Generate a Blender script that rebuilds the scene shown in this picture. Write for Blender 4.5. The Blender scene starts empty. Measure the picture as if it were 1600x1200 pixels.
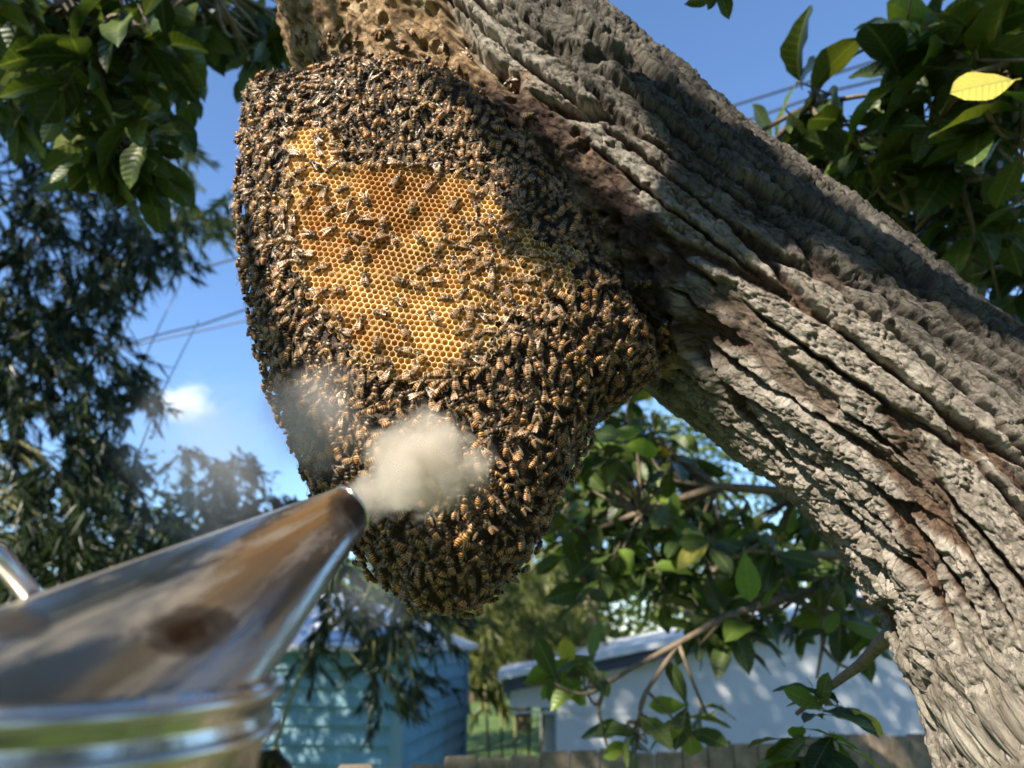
import bpy, math, random
import numpy as np
from mathutils import Vector, Matrix, Euler

# ------------------------------------------------------------------ camera, sky, sun, exposure
SC = bpy.context.scene
COL = SC.collection
PITCH = math.radians(20.0)
F = 1111.0                                   # focal length in photo pixels (1600 wide)
CAM = np.array([0.0, 0.0, 2.2])
RIGHT = np.array([1.0, 0, 0])
UP = np.array([0, -math.sin(PITCH), math.cos(PITCH)])
FWD = np.array([0, math.cos(PITCH), math.sin(PITCH)])
SUN = np.array([-0.52, -0.62, 0.585]); SUN /= np.linalg.norm(SUN)      # direction towards the sun

cd = bpy.data.cameras.new('camera'); cam = bpy.data.objects.new('camera', cd); COL.objects.link(cam)
cam.location = CAM; cam.rotation_euler = (math.pi/2 + PITCH, 0, 0)
cd.sensor_width = 36.0; cd.lens = 36.0*F/1600.0; cd.clip_start = 0.01; cd.clip_end = 3000
cd.dof.use_dof = True; cd.dof.focus_distance = 0.585; cd.dof.aperture_fstop = 6.2
SC.camera = cam

W = bpy.data.worlds.new('World'); SC.world = W; W.use_nodes = True
wn = W.node_tree
bg = wn.nodes['Background']; bg.inputs['Strength'].default_value = 0.12
sky = wn.nodes.new('ShaderNodeTexSky'); sky.sky_type = 'NISHITA'; sky.sun_disc = False
sky.sun_elevation = math.asin(SUN[2]); sky.sun_rotation = math.atan2(SUN[0], SUN[1])
sky.air_density = 1.0; sky.dust_density = 0.0; sky.ozone_density = 6.0
wn.links.new(sky.outputs[0], bg.inputs['Color'])
ld = bpy.data.lights.new('sun', 'SUN'); ld.energy = 5.0; ld.angle = math.radians(0.5); ld.color = (1.0, 0.90, 0.74)
lo = bpy.data.objects.new('sun', ld); COL.objects.link(lo)
lo.rotation_euler = Vector(SUN).to_track_quat('Z', 'Y').to_euler(); lo.location = (-6, -7, 9)
SC.view_settings.view_transform = 'Standard'; SC.view_settings.look = 'None'
SC.view_settings.exposure = 1.25; SC.view_settings.gamma = 1.0
SC.render.engine = 'CYCLES'
SC.cycles.use_denoising = True
SC.cycles.max_bounces = 8; SC.cycles.diffuse_bounces = 3; SC.cycles.glossy_bounces = 4
SC.cycles.transparent_max_bounces = 24; SC.cycles.volume_bounces = 6; SC.cycles.transmission_bounces = 4
SC.cycles.volume_max_steps = 256
SC.cycles.sample_clamp_indirect = 6.0

rng = np.random.default_rng(7)
random.seed(7)

# ------------------------------------------------------------------ pixel <-> place helpers
def ray(px, py):
    return ((px-800.0)/F)*RIGHT - ((py-600.0)/F)*UP + FWD
def P(px, py, z):                       # point at depth z along the view axis
    return CAM + z*ray(px, py)
def PY(px, py, Y):                      # point on the upright plane Y
    r = ray(px, py); return CAM + r*(Y/r[1])
def PZ(px, py, Z):                      # point on the level plane Z
    r = ray(px, py); return CAM + r*((Z-CAM[2])/r[2])
def proj(p):
    q = np.asarray(p) - CAM
    z = q @ FWD
    z = np.where(np.abs(z) < 1e-6, 1e-6, z)
    return 800 + F*(q @ RIGHT)/z, 600 - F*(q @ UP)/z, z
def in_frame(p, m=60):
    x, y, z = proj(p)
    return (z > 0) & (x > -m) & (x < 1600+m) & (y > -m) & (y < 1200+m)
def inside(poly, x, y):
    x = np.asarray(x, float); y = np.asarray(y, float)
    c = np.zeros(np.broadcast(x, y).shape, bool); n = len(poly)
    for i in range(n):
        x0, y0 = poly[i]; x1, y1 = poly[(i+1) % n]
        if y0 == y1: continue
        c ^= ((y0 > y) != (y1 > y)) & (x < (x1-x0)*(y-y0)/(y1-y0)+x0)
    return c
def seg_dist(pts, x, y, closed):
    d = np.full(np.broadcast(x, y).shape, 1e9)
    n = len(pts)
    for i in range(n if closed else n-1):
        ax, ay = pts[i]; bx, by = pts[(i+1) % n]
        dx, dy = bx-ax, by-ay
        t = np.clip(((x-ax)*dx+(y-ay)*dy)/(dx*dx+dy*dy+1e-12), 0, 1)
        d = np.minimum(d, np.hypot(x-ax-t*dx, y-ay-t*dy))
    return d

# ------------------------------------------------------------------ noise
def _h(ix, iy, iz, s):
    n = (ix.astype(np.int64)*374761393 + iy.astype(np.int64)*668265263 + iz.astype(np.int64)*2147483647 + s*974711) & 0xffffffff
    n = ((n ^ (n >> 13))*1274126177) & 0xffffffff
    n = ((n ^ (n >> 16))*2246822519) & 0xffffffff
    return ((n ^ (n >> 15)) & 0xffffff)/float(0xffffff)
def vnoise(x, y, z=None, s=0):
    x = np.asarray(x, float); y = np.asarray(y, float); z = np.zeros_like(x) if z is None else z
    ix, iy, iz = np.floor(x), np.floor(y), np.floor(z)
    fx, fy, fz = x-ix, y-iy, z-iz
    ux, uy, uz = [f*f*f*(f*(f*6-15)+10) for f in (fx, fy, fz)]
    r = 0
    for a in (0, 1):
        for b in (0, 1):
            for c in (0, 1):
                w = (ux if a else 1-ux)*(uy if b else 1-uy)*(uz if c else 1-uz)
                r = r + w*_h(ix+a, iy+b, iz+c, s)
    return r*2-1
def fbm(x, y, z=None, o=4, s=0):
    r = 0; a = 0.5
    z = np.zeros_like(np.asarray(x, float)) if z is None else z
    for i in range(o):
        r = r + a*vnoise(x*2**i, y*2**i, z*2**i, s+i*17); a *= 0.5
    return r
def voro(x, y, s=0):
    """F1, F2, id-random, offsets to the nearest point"""
    ix, iy = np.floor(x), np.floor(y); zz = np.zeros_like(ix)
    f1 = np.full(x.shape, 9.0); f2 = np.full(x.shape, 9.0); rid = np.zeros(x.shape); ox = np.zeros(x.shape); oy = np.zeros(x.shape); rid2 = np.zeros(x.shape)
    for a in (-1, 0, 1):
        for b in (-1, 0, 1):
            cx, cy = ix+a, iy+b
            px = cx + 0.12+0.76*_h(cx, cy, zz, s); py = cy + 0.08+0.84*_h(cx, cy, zz, s+1)
            d = np.hypot(x-px, y-py); m = d < f1
            f2 = np.where(m, f1, np.minimum(f2, d))
            rid = np.where(m, _h(cx, cy, zz, s+2), rid); rid2 = np.where(m, _h(cx, cy, zz, s+3), rid2)
            ox = np.where(m, x-px, ox); oy = np.where(m, y-py, oy)
            f1 = np.where(m, d, f1)
    return f1, f2, rid, ox, oy, rid2

# ------------------------------------------------------------------ mesh helpers
class Base:
    """a small mesh held in numpy: verts, faces by size, point attributes"""
    def __init__(s): s.v = []; s.f = []; s.mi = []; s.col = []; s.luv = []
    def add(s, verts, faces, mi=0, col=None, luv=None):
        o = len(s.v); n = len(verts)
        s.v += [tuple(map(float, p)) for p in verts]
        s.f += [tuple(int(i)+o for i in fc) for fc in faces]; s.mi += [mi]*len(faces)
        s.col += list(col) if col is not None else [(1, 1, 1)]*n
        s.luv += list(luv) if luv is not None else [(0, 0, 0)]*n
        return o
def tube_geo(pts, rad, k=6, cap=True):
    pts = [np.asarray(p, float) for p in pts]; n = len(pts)
    rad = list(rad) if hasattr(rad, '__len__') else [rad]*n
    V = []; Fc = []; ref = None
    for i in range(n):
        t = pts[min(i+1, n-1)]-pts[max(i-1, 0)]; t = t/(np.linalg.norm(t)+1e-12)
        if ref is None:
            ref = np.array([0, 0, 1.0]) if abs(t[2]) < .9 else np.array([1.0, 0, 0])
        u = ref - t*(ref @ t); u /= (np.linalg.norm(u)+1e-12); w = np.cross(t, u); ref = u
        for j in range(k):
            a = 2*math.pi*j/k; V.append(pts[i]+rad[i]*(math.cos(a)*u+math.sin(a)*w))
    for i in range(n-1):
        for j in range(k):
            a = i*k+j; b = i*k+(j+1) % k; Fc.append((a, b, b+k, a+k))
    if cap:
        Fc.append(tuple(range(k-1, -1, -1))); Fc.append(tuple(range((n-1)*k, n*k)))
    return V, Fc
def box_geo(x0, x1, y0, y1, z0, z1):
    V = [(x, y, z) for z in (z0, z1) for y in (y0, y1) for x in (x0, x1)]
    return V, [(0, 2, 3, 1), (4, 5, 7, 6), (0, 1, 5, 4), (2, 6, 7, 3), (0, 4, 6, 2), (1, 3, 7, 5)]
def new_mesh(name, V, faces, mats, mi=None, smooth=True, attrs=None):
    me = bpy.data.meshes.new(name)
    V = np.asarray(V, np.float32)
    if isinstance(faces, np.ndarray):
        nf, k = faces.shape; me.vertices.add(len(V)); me.vertices.foreach_set('co', V.ravel())
        me.loops.add(nf*k); me.loops.foreach_set('vertex_index', faces.astype(np.int32).ravel())
        me.polygons.add(nf); me.polygons.foreach_set('loop_start', np.arange(0, nf*k, k, dtype=np.int32))
        me.update(calc_edges=True)
    elif isinstance(faces, tuple):       # (loops, starts)
        lp, st = faces; me.vertices.add(len(V)); me.vertices.foreach_set('co', V.ravel())
        me.loops.add(len(lp)); me.loops.foreach_set('vertex_index', lp.astype(np.int32))
        me.polygons.add(len(st)); me.polygons.foreach_set('loop_start', st.astype(np.int32))
        me.update(calc_edges=True)
    else:
        me.from_pydata([tuple(p) for p in V], [], faces); me.update()
    for m in (mats if isinstance(mats, (list, tuple)) else [mats]): me.materials.append(m)
    if mi is not None: me.polygons.foreach_set('material_index', np.asarray(mi, np.int32))
    me.polygons.foreach_set('use_smooth', np.full(len(me.polygons), bool(smooth)))
    for an, (ty, arr) in (attrs or {}).items():
        a = me.attributes.new(an, ty, 'POINT')
        arr = np.asarray(arr, np.float32)
        if ty == 'FLOAT': a.data.foreach_set('value', arr.ravel())
        elif ty == 'FLOAT_VECTOR': a.data.foreach_set('vector', arr.ravel())
        else: a.data.foreach_set('color', np.hstack([arr, np.ones((len(arr), 1), np.float32)]).ravel())
    me.validate(clean_customdata=False)
    return me
def link(name, me, parent=None, mw=None):
    o = bpy.data.objects.new(name, me); COL.objects.link(o)
    if mw is not None: o.matrix_world = Matrix(mw.tolist()) if isinstance(mw, np.ndarray) else mw
    if parent is not None:
        o.parent = parent
        if mw is None: o.matrix_parent_inverse = parent.matrix_world.inverted()
        else:
            o.matrix_parent_inverse = Matrix.Identity(4); o.matrix_basis = parent.matrix_world.inverted() @ o.matrix_world if False else (parent.matrix_basis.inverted() @ (Matrix(mw.tolist()) if isinstance(mw, np.ndarray) else mw))
    return o
def base_mesh(name, b, mats, smooth=True):
    return new_mesh(name, np.array(b.v), b.f, mats, b.mi, smooth, {'col': ('FLOAT_COLOR', b.col), 'luv': ('FLOAT_VECTOR', b.luv)})
def multi(name, b, mats4, mats, tint=None, smooth=True):
    """many transformed copies of a base in one mesh"""
    M = np.asarray(mats4); m = len(M); v = np.array(b.v); n = len(v)
    vh = np.hstack([v, np.ones((n, 1))])
    V = np.einsum('mij,nj->mni', M[:, :3, :], vh).reshape(-1, 3)
    lp = np.concatenate([np.array(f) for f in b.f]); ln = np.array([len(f) for f in b.f])
    st = np.concatenate([[0], np.cumsum(ln)[:-1]])
    LP = (lp[None, :] + (np.arange(m)*n)[:, None]).ravel(); ST = (st[None, :] + (np.arange(m)*len(lp))[:, None]).ravel()
    tint = rng.random(m) if tint is None else np.asarray(tint)
    return new_mesh(name, V, (LP, ST), mats, np.tile(b.mi, m), smooth,
                    {'col': ('FLOAT_COLOR', np.tile(np.array(b.col), (m, 1))), 'luv': ('FLOAT_VECTOR', np.tile(np.array(b.luv), (m, 1))),
                     'tint': ('FLOAT', np.repeat(tint, n))})
def tag(o, label=None, cat=None, group=None, kind=None):
    if label: o['label'] = label
    if cat: o['category'] = cat
    if group: o['group'] = group
    if kind: o['kind'] = kind
    return o
def empty(name, loc=(0, 0, 0), **k):
    o = bpy.data.objects.new(name, None); COL.objects.link(o); o.location = loc; o.empty_display_size = .05
    o.matrix_basis = Matrix.Translation(Vector(loc)); return tag(o, **k)
def part(name, V, faces, mat, parent=None, smooth=True, **k):
    me = new_mesh(name, V, faces, mat, None, smooth)
    o = link(name, me)
    if parent is not None:
        o.parent = parent; o.matrix_parent_inverse = wm(parent).inverted()
    return tag(o, **k)
def wm(o):
    m = o.matrix_basis.copy(); p = o
    while p.parent is not None:
        m = p.parent.matrix_basis @ p.matrix_parent_inverse @ m; p = p.parent
    return m
def put(o, parent):
    o.parent = parent; o.matrix_parent_inverse = wm(parent).inverted(); return o
def mat4(x, y, z, loc):
    m = np.eye(4); m[:3, 0] = x; m[:3, 1] = y; m[:3, 2] = z; m[:3, 3] = loc; return m
def unit(v): v = np.asarray(v, float); return v/(np.linalg.norm(v)+1e-12)

def nrmz(a): return a/(np.linalg.norm(a, axis=-1, keepdims=True)+1e-12)
def mats_from(x, y, z, p, s, ys=1.0):
    m = np.zeros((len(p), 4, 4)); m[:, :3, 0] = x*s[:, None]; m[:, :3, 1] = y*s[:, None]*ys; m[:, :3, 2] = z*s[:, None]; m[:, :3, 3] = p; m[:, 3, 3] = 1; return m
def loose_leaves(p, nrm, s):
    nrm = nrmz(nrm); d = nrmz(np.cross(nrm, rng.normal(0, 1, nrm.shape))); return mats_from(d, np.cross(nrm, d), nrm, p, s)

# ------------------------------------------------------------------ materials
def mat(name):
    m = bpy.data.materials.new(name); m.use_nodes = True
    nt = m.node_tree; b = nt.nodes['Principled BSDF']; return m, nt, b
def N(nt, ty, **k):
    n = nt.nodes.new(ty)
    for a, v in k.items():
        if a in ('op',): n.operation = v
        elif a.startswith('i_'):
            n.inputs[a[2:].replace('_', ' ')].default_value = v
        else: setattr(n, a, v)
    return n
def L(nt, a, b): nt.links.new(a, b)
def ramp(nt, fac, stops):
    r = nt.nodes.new('ShaderNodeValToRGB'); cr = r.color_ramp
    while len(cr.elements) < len(stops): cr.elements.new(.5)
    for e, (p, c) in zip(cr.elements, stops): e.position = p; e.color = (*c, 1)
    if fac is not None: L(nt, fac, r.inputs[0])
    return r
def noise(nt, scale, detail=4, rough=.55, coord=None, dist=0):
    n = N(nt, 'ShaderNodeTexNoise'); n.inputs['Scale'].default_value = scale; n.inputs['Detail'].default_value = detail
    n.inputs['Roughness'].default_value = rough; n.inputs['Distortion'].default_value = dist
    if coord is None:
        tc = N(nt, 'ShaderNodeTexCoord'); coord = tc.outputs['Object']
    L(nt, coord, n.inputs['Vector']); return n
def bump(nt, h, dist, strength=1.0, nrm=None):
    b = N(nt, 'ShaderNodeBump'); b.inputs['Distance'].default_value = dist; b.inputs['Strength'].default_value = strength
    L(nt, h, b.inputs['Height'])
    if nrm is not None: L(nt, nrm, b.inputs['Normal'])
    return b
def mixc(nt, f, a, b, mode='MIX'):
    m = N(nt, 'ShaderNodeMix'); m.data_type = 'RGBA'; m.blend_type = mode
    for s, i in ((f, 0), (a, 6), (b, 7)):
        if hasattr(s, 'links'): L(nt, s, m.inputs[i])
        else: m.inputs[i].default_value = s if i == 0 else (*s, 1)
    return m.outputs[2]
def mth(nt, op, a, b=None, c=None, clamp=False):
    m = N(nt, 'ShaderNodeMath'); m.operation = op; m.use_clamp = clamp
    for i, s in enumerate((a, b, c)):
        if s is None: continue
        if hasattr(s, 'links'): L(nt, s, m.inputs[i])
        else: m.inputs[i].default_value = s
    return m.outputs[0]
def attr(nt, n): a = N(nt, 'ShaderNodeAttribute'); a.attribute_name = n; return a

def leaf_mat(name, stops, rough=.38, trans=.22, vein=True, tmul=(1.6, 1.5, .5)):
    m, nt, b = mat(name)
    oi = N(nt, 'ShaderNodeObjectInfo'); t = mth(nt, 'FRACT', mth(nt, 'ADD', attr(nt, 'tint').outputs['Fac'], oi.outputs['Random']))
    c = ramp(nt, t, stops).outputs[0]
    if vein:
        uv = attr(nt, 'luv'); sp = N(nt, 'ShaderNodeSeparateXYZ'); L(nt, uv.outputs['Vector'], sp.inputs[0])
        av = mth(nt, 'ABSOLUTE', sp.outputs[1])
        mid = mth(nt, 'SMOOTH_MIN', 1.0, mth(nt, 'DIVIDE', av, 0.05), .2)
        w = mth(nt, 'SINE', mth(nt, 'MULTIPLY', mth(nt, 'SUBTRACT', sp.outputs[0], mth(nt, 'MULTIPLY', av, .35)), 62.0))
        side = mth(nt, 'GREATER_THAN', w, .86)
        k = mth(nt, 'ADD', mth(nt, 'MULTIPLY', mth(nt, 'SUBTRACT', 1.0, mid), .45), mth(nt, 'MULTIPLY', side, .13), clamp=True)
        c = mixc(nt, k, c, (.30, .36, .14))
        bp = bump(nt, mth(nt, 'ADD', mth(nt, 'MULTIPLY', w, .5), mid), .0015, .35)
        L(nt, bp.outputs[0], b.inputs['Normal'])
    nz = noise(nt, 14, 3); c = mixc(nt, mth(nt, 'MULTIPLY', nz.outputs[0], .35), c, (.02, .03, .008))
    L(nt, c, b.inputs['Base Color']); b.inputs['Roughness'].default_value = rough; b.inputs['Specular IOR Level'].default_value = .45
    tr = N(nt, 'ShaderNodeBsdfTranslucent'); L(nt, mixc(nt, 1.0, c, tmul, 'MULTIPLY'), tr.inputs[0])
    mx = N(nt, 'ShaderNodeMixShader'); mx.inputs[0].default_value = trans
    L(nt, b.outputs[0], mx.inputs[1]); L(nt, tr.outputs[0], mx.inputs[2]); L(nt, mx.outputs[0], nt.nodes['Material Output'].inputs[0])
    return m
LEAF = leaf_mat('broad_leaf', [(0, (.035, .062, .018)), (.45, (.055, .095, .022)), (.8, (.085, .13, .028)), (1, (.14, .18, .035))])
LEAF_Y = leaf_mat('yellow_leaf', [(0, (.70, .62, .10)), (1, (.78, .68, .14))], trans=.3)
LEAF_G = leaf_mat('fresh_leaf', [(0, (.13, .23, .03)), (1, (.20, .30, .05))], trans=.4)
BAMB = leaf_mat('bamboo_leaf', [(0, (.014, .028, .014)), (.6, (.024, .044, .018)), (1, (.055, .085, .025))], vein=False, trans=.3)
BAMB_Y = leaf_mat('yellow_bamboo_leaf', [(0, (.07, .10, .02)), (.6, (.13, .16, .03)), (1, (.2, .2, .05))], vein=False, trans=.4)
CROWN = leaf_mat('crown_leaf', [(0, (.03, .045, .02)), (1, (.06, .085, .03))], vein=False, trans=.06)
FAR = leaf_mat('far_leaf', [(0, (.05, .085, .018)), (.5, (.11, .17, .03)), (1, (.22, .28, .05))], vein=False, trans=.4)

def bark_mat():
    m, nt, b = mat('bark')
    pl = attr(nt, 'plate'); cr = attr(nt, 'crust'); ax = attr(nt, 'axis')
    mp = N(nt, 'ShaderNodeMapping'); mp.inputs['Scale'].default_value = (1, 1, .6); L(nt, ax.outputs['Vector'], mp.inputs[0])
    n1 = noise(nt, 55, 9, .72, mp.outputs[0]); n2 = noise(nt, 300, 5, .75, mp.outputs[0]); n3 = noise(nt, 7, 4, .6)
    grey = ramp(nt, n1.outputs[0], [(.30, (.14, .115, .095)), (.47, (.33, .29, .245)), (.56, (.43, .385, .33)), (.70, (.56, .515, .455))]).outputs[0]
    brn = ramp(nt, n1.outputs[0], [(.3, (.075, .047, .033)), (.7, (.19, .125, .085))]).outputs[0]
    c = mixc(nt, ramp(nt, pl.outputs['Fac'], [(.30, (0, 0, 0)), (.62, (1, 1, 1))]).outputs[0], brn, grey)
    lich = ramp(nt, n3.outputs[0], [(.58, (0, 0, 0)), (.68, (1, 1, 1))]).outputs[0]
    c = mixc(nt, mth(nt, 'MULTIPLY', lich, .3), c, (.38, .37, .31))
    dk = ramp(nt, attr(nt, 'top_shade').outputs['Fac'], [(0, (0, 0, 0)), (1, (1, 1, 1))]).outputs[0]  # top-side shade of the limb, mixed into the colour as a darker tone
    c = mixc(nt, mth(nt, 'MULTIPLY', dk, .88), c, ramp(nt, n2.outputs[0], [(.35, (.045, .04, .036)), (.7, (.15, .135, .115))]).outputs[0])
    v = N(nt, 'ShaderNodeTexNoise'); v.inputs['Scale'].default_value = 60; v.inputs['Detail'].default_value = 6
    tc = N(nt, 'ShaderNodeTexCoord'); L(nt, tc.outputs['Object'], v.inputs['Vector'])
    crc = ramp(nt, v.outputs[0], [(.3, (.06, .034, .02)), (.45, (.29, .18, .09)), (.58, (.50, .35, .20)), (.72, (.60, .48, .33))]).outputs[0]
    pur = ramp(nt, v.outputs[0], [(.3, (.030, .018, .014)), (.55, (.095, .060, .048)), (.75, (.26, .175, .11))]).outputs[0]
    crc = mixc(nt, attr(nt, 'pur').outputs['Fac'], crc, pur)
    c = mixc(nt, cr.outputs['Fac'], c, crc)
    L(nt, c, b.inputs['Base Color']); b.inputs['Roughness'].default_value = .85; b.inputs['Specular IOR Level'].default_value = .25
    h = mth(nt, 'ADD', mth(nt, 'MULTIPLY', n1.outputs[0], 1.0), mth(nt, 'MULTIPLY', n2.outputs[0], .5))
    wv = N(nt, 'ShaderNodeVectorMath'); wv.operation = 'MULTIPLY_ADD'; L(nt, n1.outputs['Color'], wv.inputs[0]); wv.inputs[1].default_value = (.02, .02, .02); L(nt, mp.outputs[0], wv.inputs[2])
    vc = N(nt, 'ShaderNodeTexVoronoi'); vc.feature = 'DISTANCE_TO_EDGE'; vc.inputs['Scale'].default_value = 95; L(nt, wv.outputs[0], vc.inputs['Vector'])
    crack = mth(nt, 'MULTIPLY', vc.outputs['Distance'], 7.0, clamp=True)
    b0 = bump(nt, crack, .0022, .8); bp = bump(nt, h, .012, 1.0, b0.outputs[0]); L(nt, bp.outputs[0], b.inputs['Normal']); return m
BARK = bark_mat()
def plain(name, c, rough=.6, metal=0.0, var=.25, scale=8, bumpd=0, spec=.5):
    m, nt, b = mat(name); n = noise(nt, scale, 6, .6)
    c2 = tuple(x*(1-var) for x in c); c3 = tuple(min(1, x*(1+var)) for x in c)
    L(nt, ramp(nt, n.outputs[0], [(.3, c2), (.7, c3)]).outputs[0], b.inputs['Base Color'])
    b.inputs['Roughness'].default_value = rough; b.inputs['Metallic'].default_value = metal; b.inputs['Specular IOR Level'].default_value = spec
    if bumpd: L(nt, bump(nt, n.outputs[0], bumpd).outputs[0], b.inputs['Normal'])
    return m
TWIG = plain('twig_bark', (.17, .13, .09), .8, var=.4, scale=60, bumpd=.002)
CULM = plain('bamboo_culm', (.20, .20, .08), .5, var=.35, scale=9)

def bee_mat():
    m, nt, b = mat('bee_body')
    c = attr(nt, 'col').outputs['Color']
    oi = N(nt, 'ShaderNodeObjectInfo'); t = mth(nt, 'FRACT', mth(nt, 'ADD', attr(nt, 'tint').outputs['Fac'], oi.outputs['Random']))
    g = ramp(nt, t, [(0, (.6, .55, .5)), (.5, (.95, .9, .85)), (1, (1.25, 1.12, .95))]).outputs[0]
    c = mixc(nt, 1.0, c, g, 'MULTIPLY'); L(nt, c, b.inputs['Base Color'])
    b.inputs['Roughness'].default_value = .38; b.inputs['Specular IOR Level'].default_value = .5
    b.inputs['Sheen Weight'].default_value = .12; b.inputs['Sheen Tint'].default_value = (.8, .6, .35, 1)
    n = noise(nt, 900, 2); L(nt, bump(nt, n.outputs[0], .0006, .6).outputs[0], b.inputs['Normal']); return m
def wing_mat():
    m, nt, b = mat('bee_wing')
    b.inputs['Base Color'].default_value = (.45, .36, .24, 1); b.inputs['Roughness'].default_value = .25
    b.inputs['Alpha'].default_value = .22; b.inputs['Specular IOR Level'].default_value = .8
    n = noise(nt, 500, 3); L(nt, bump(nt, n.outputs[0], .0006, .5).outputs[0], b.inputs['Normal']); return m
BEE, WING = bee_mat(), wing_mat()
def wax_mat():
    m, nt, b = mat('wax_cell')
    c = attr(nt, 'col').outputs['Color']; tc = N(nt, 'ShaderNodeNewGeometry'); n = noise(nt, 16, 4, .6, tc.outputs['Position'])
    k = ramp(nt, n.outputs[0], [(.35, (.72, .55, .38)), (.55, (1, .97, .92)), (.7, (1.12, 1.1, 1.05))]).outputs[0]
    c = mixc(nt, 1.0, c, k, 'MULTIPLY'); L(nt, c, b.inputs['Base Color']); b.inputs['Roughness'].default_value = .42
    tr = N(nt, 'ShaderNodeBsdfTranslucent'); L(nt, c, tr.inputs[0]); mx = N(nt, 'ShaderNodeMixShader'); mx.inputs[0].default_value = .3
    L(nt, b.outputs[0], mx.inputs[1]); L(nt, tr.outputs[0], mx.inputs[2]); L(nt, mx.outputs[0], nt.nodes['Material Output'].inputs[0])
    return m
WAX = wax_mat()
CORE = plain('dark_old_comb', (.035, .02, .010), .7, var=.6, scale=90, bumpd=.004)
def metal_mat():
    m, nt, b = mat('stained_tin')
    tc = N(nt, 'ShaderNodeTexCoord'); cv = attr(nt, 'cone').outputs['Vector']
    n1 = noise(nt, 38, 8, .68, cv, .8); n2 = noise(nt, 60, 6, .7, tc.outputs['Object']); n3 = noise(nt, 30, 4, .6, cv)
    dirt = ramp(nt, n1.outputs[0], [(.50, (0, 0, 0)), (.74, (1, 1, 1))]).outputs[0]
    c = mixc(nt, mth(nt, 'MULTIPLY', dirt, .65), (.66, .61, .53), (.17, .115, .07))
    soot = attr(nt, 'soot').outputs['Fac']
    sk = mth(nt, 'MULTIPLY', soot, mth(nt, 'ADD', mth(nt, 'MULTIPLY', n2.outputs[0], 1.6), -.1), clamp=True)
    sk = ramp(nt, sk, [(.2, (0, 0, 0)), (.6, (1, 1, 1))]).outputs[0]
    c = mixc(nt, mth(nt, 'POWER', sk, .35), c, (.035, .02, .012)); L(nt, c, b.inputs['Base Color'])
    mt = mth(nt, 'SUBTRACT', 1.0, mth(nt, 'MULTIPLY', dirt, .3), clamp=True); L(nt, mt, b.inputs['Metallic'])
    L(nt, mth(nt, 'ADD', .22, mth(nt, 'MULTIPLY', mth(nt, 'MAXIMUM', dirt, sk), .38)), b.inputs['Roughness'])
    L(nt, bump(nt, n3.outputs[0], .0025, .35).outputs[0], b.inputs['Normal']); return m
TIN = metal_mat()
RUST = plain('rusty_steel', (.20, .11, .06), .5, .6, .5, 70, .001)
STEEL = plain('bright_wire', (.6, .58, .55), .25, 1.0, .15, 40)
BLACKRUB = plain('black_cord', (.012, .012, .013), .45, var=.3, scale=30)

# ------------------------------------------------------------------ ground
def ground_mat():
    m, nt, b = mat('lawn'); tc = N(nt, 'ShaderNodeTexCoord')
    n = noise(nt, 1.3, 8, .65, tc.outputs['Object']); n2 = noise(nt, 30, 5, .7, tc.outputs['Object'])
    c = ramp(nt, n.outputs[0], [(.3, (.05, .09, .018)), (.55, (.10, .17, .03)), (.75, (.17, .24, .05))]).outputs[0]
    L(nt, c, b.inputs['Base Color']); b.inputs['Roughness'].default_value = .9
    L(nt, bump(nt, n2.outputs[0], .05).outputs[0], b.inputs['Normal']); return m
part('ground', [(-400, -200, 0), (400, -200, 0), (400, 900, 0), (-400, 900, 0)], [(0, 1, 2, 3)], ground_mat(), kind='structure', smooth=False)

# ------------------------------------------------------------------ host tree: leaning trunk
TR_SP = [(620, -470, .78, 190), (650, -210, .76, 215), (672, 0, .735, 228), (735, 110, .715, 224), (850, 222, .70, 213), (1125, 437, .685, 207),
         (1400, 650, .665, 210), (1560, 830, .655, 226), (1660, 1010, .655, 242), (1745, 1190, .665, 252)]
sp_p = []; sp_r = []
for x, y, Yd, rp in TR_SP:
    p = PY(x, y, Yd); z = (p-CAM) @ FWD; sp_p.append(p); sp_r.append(z*math.sin(math.atan(rp/F)))
q = sp_p[-1]
for dx, dy, z, r in ((.05, .02, 1.5, .155), (.11, .04, 1.0, .165), (.15, .05, .5, .18), (.17, .06, .15, .22), (.17, .06, -.15, .30)):
    sp_p.append(np.array([q[0]+dx, q[1]+dy, z])); sp_r.append(r)
top = sp_p[0]
for dx, dy, z, r in ((-.10, .10, top[2]+.9, .125), (-.02, .25, top[2]+.45, .14)):
    sp_p.insert(0, np.array([top[0]+dx, top[1]+dy, z])) if z > top[2]+.6 else sp_p.insert(1, np.array([top[0]+dx, top[1]+dy, z]))
    sp_r.insert(0, r) if z > top[2]+.6 else sp_r.insert(1, r)
sp_p = np.array(sp_p); sp_r = np.array(sp_r)
def catmull(pts, rs, step):
    out = []; orr = []
    n = len(pts)
    for i in range(n-1):
        p0, p1, p2, p3 = pts[max(i-1, 0)], pts[i], pts[i+1], pts[min(i+2, n-1)]
        r1, r2 = rs[i], rs[i+1]; m = max(2, int(np.linalg.norm(p2-p1)/step))
        for k in range(m):
            t = k/m
            out.append(.5*((2*p1)+(-p0+p2)*t+(2*p0-5*p1+4*p2-p3)*t*t+(-p0+3*p1-3*p2+p3)*t**3)); orr.append(r1+(r2-r1)*(t*t*(3-2*t)))
    out.append(pts[-1]); orr.append(rs[-1])
    return np.array(out), np.array(orr)
sp, sr = catmull(sp_p, sp_r, .0017)
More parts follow.
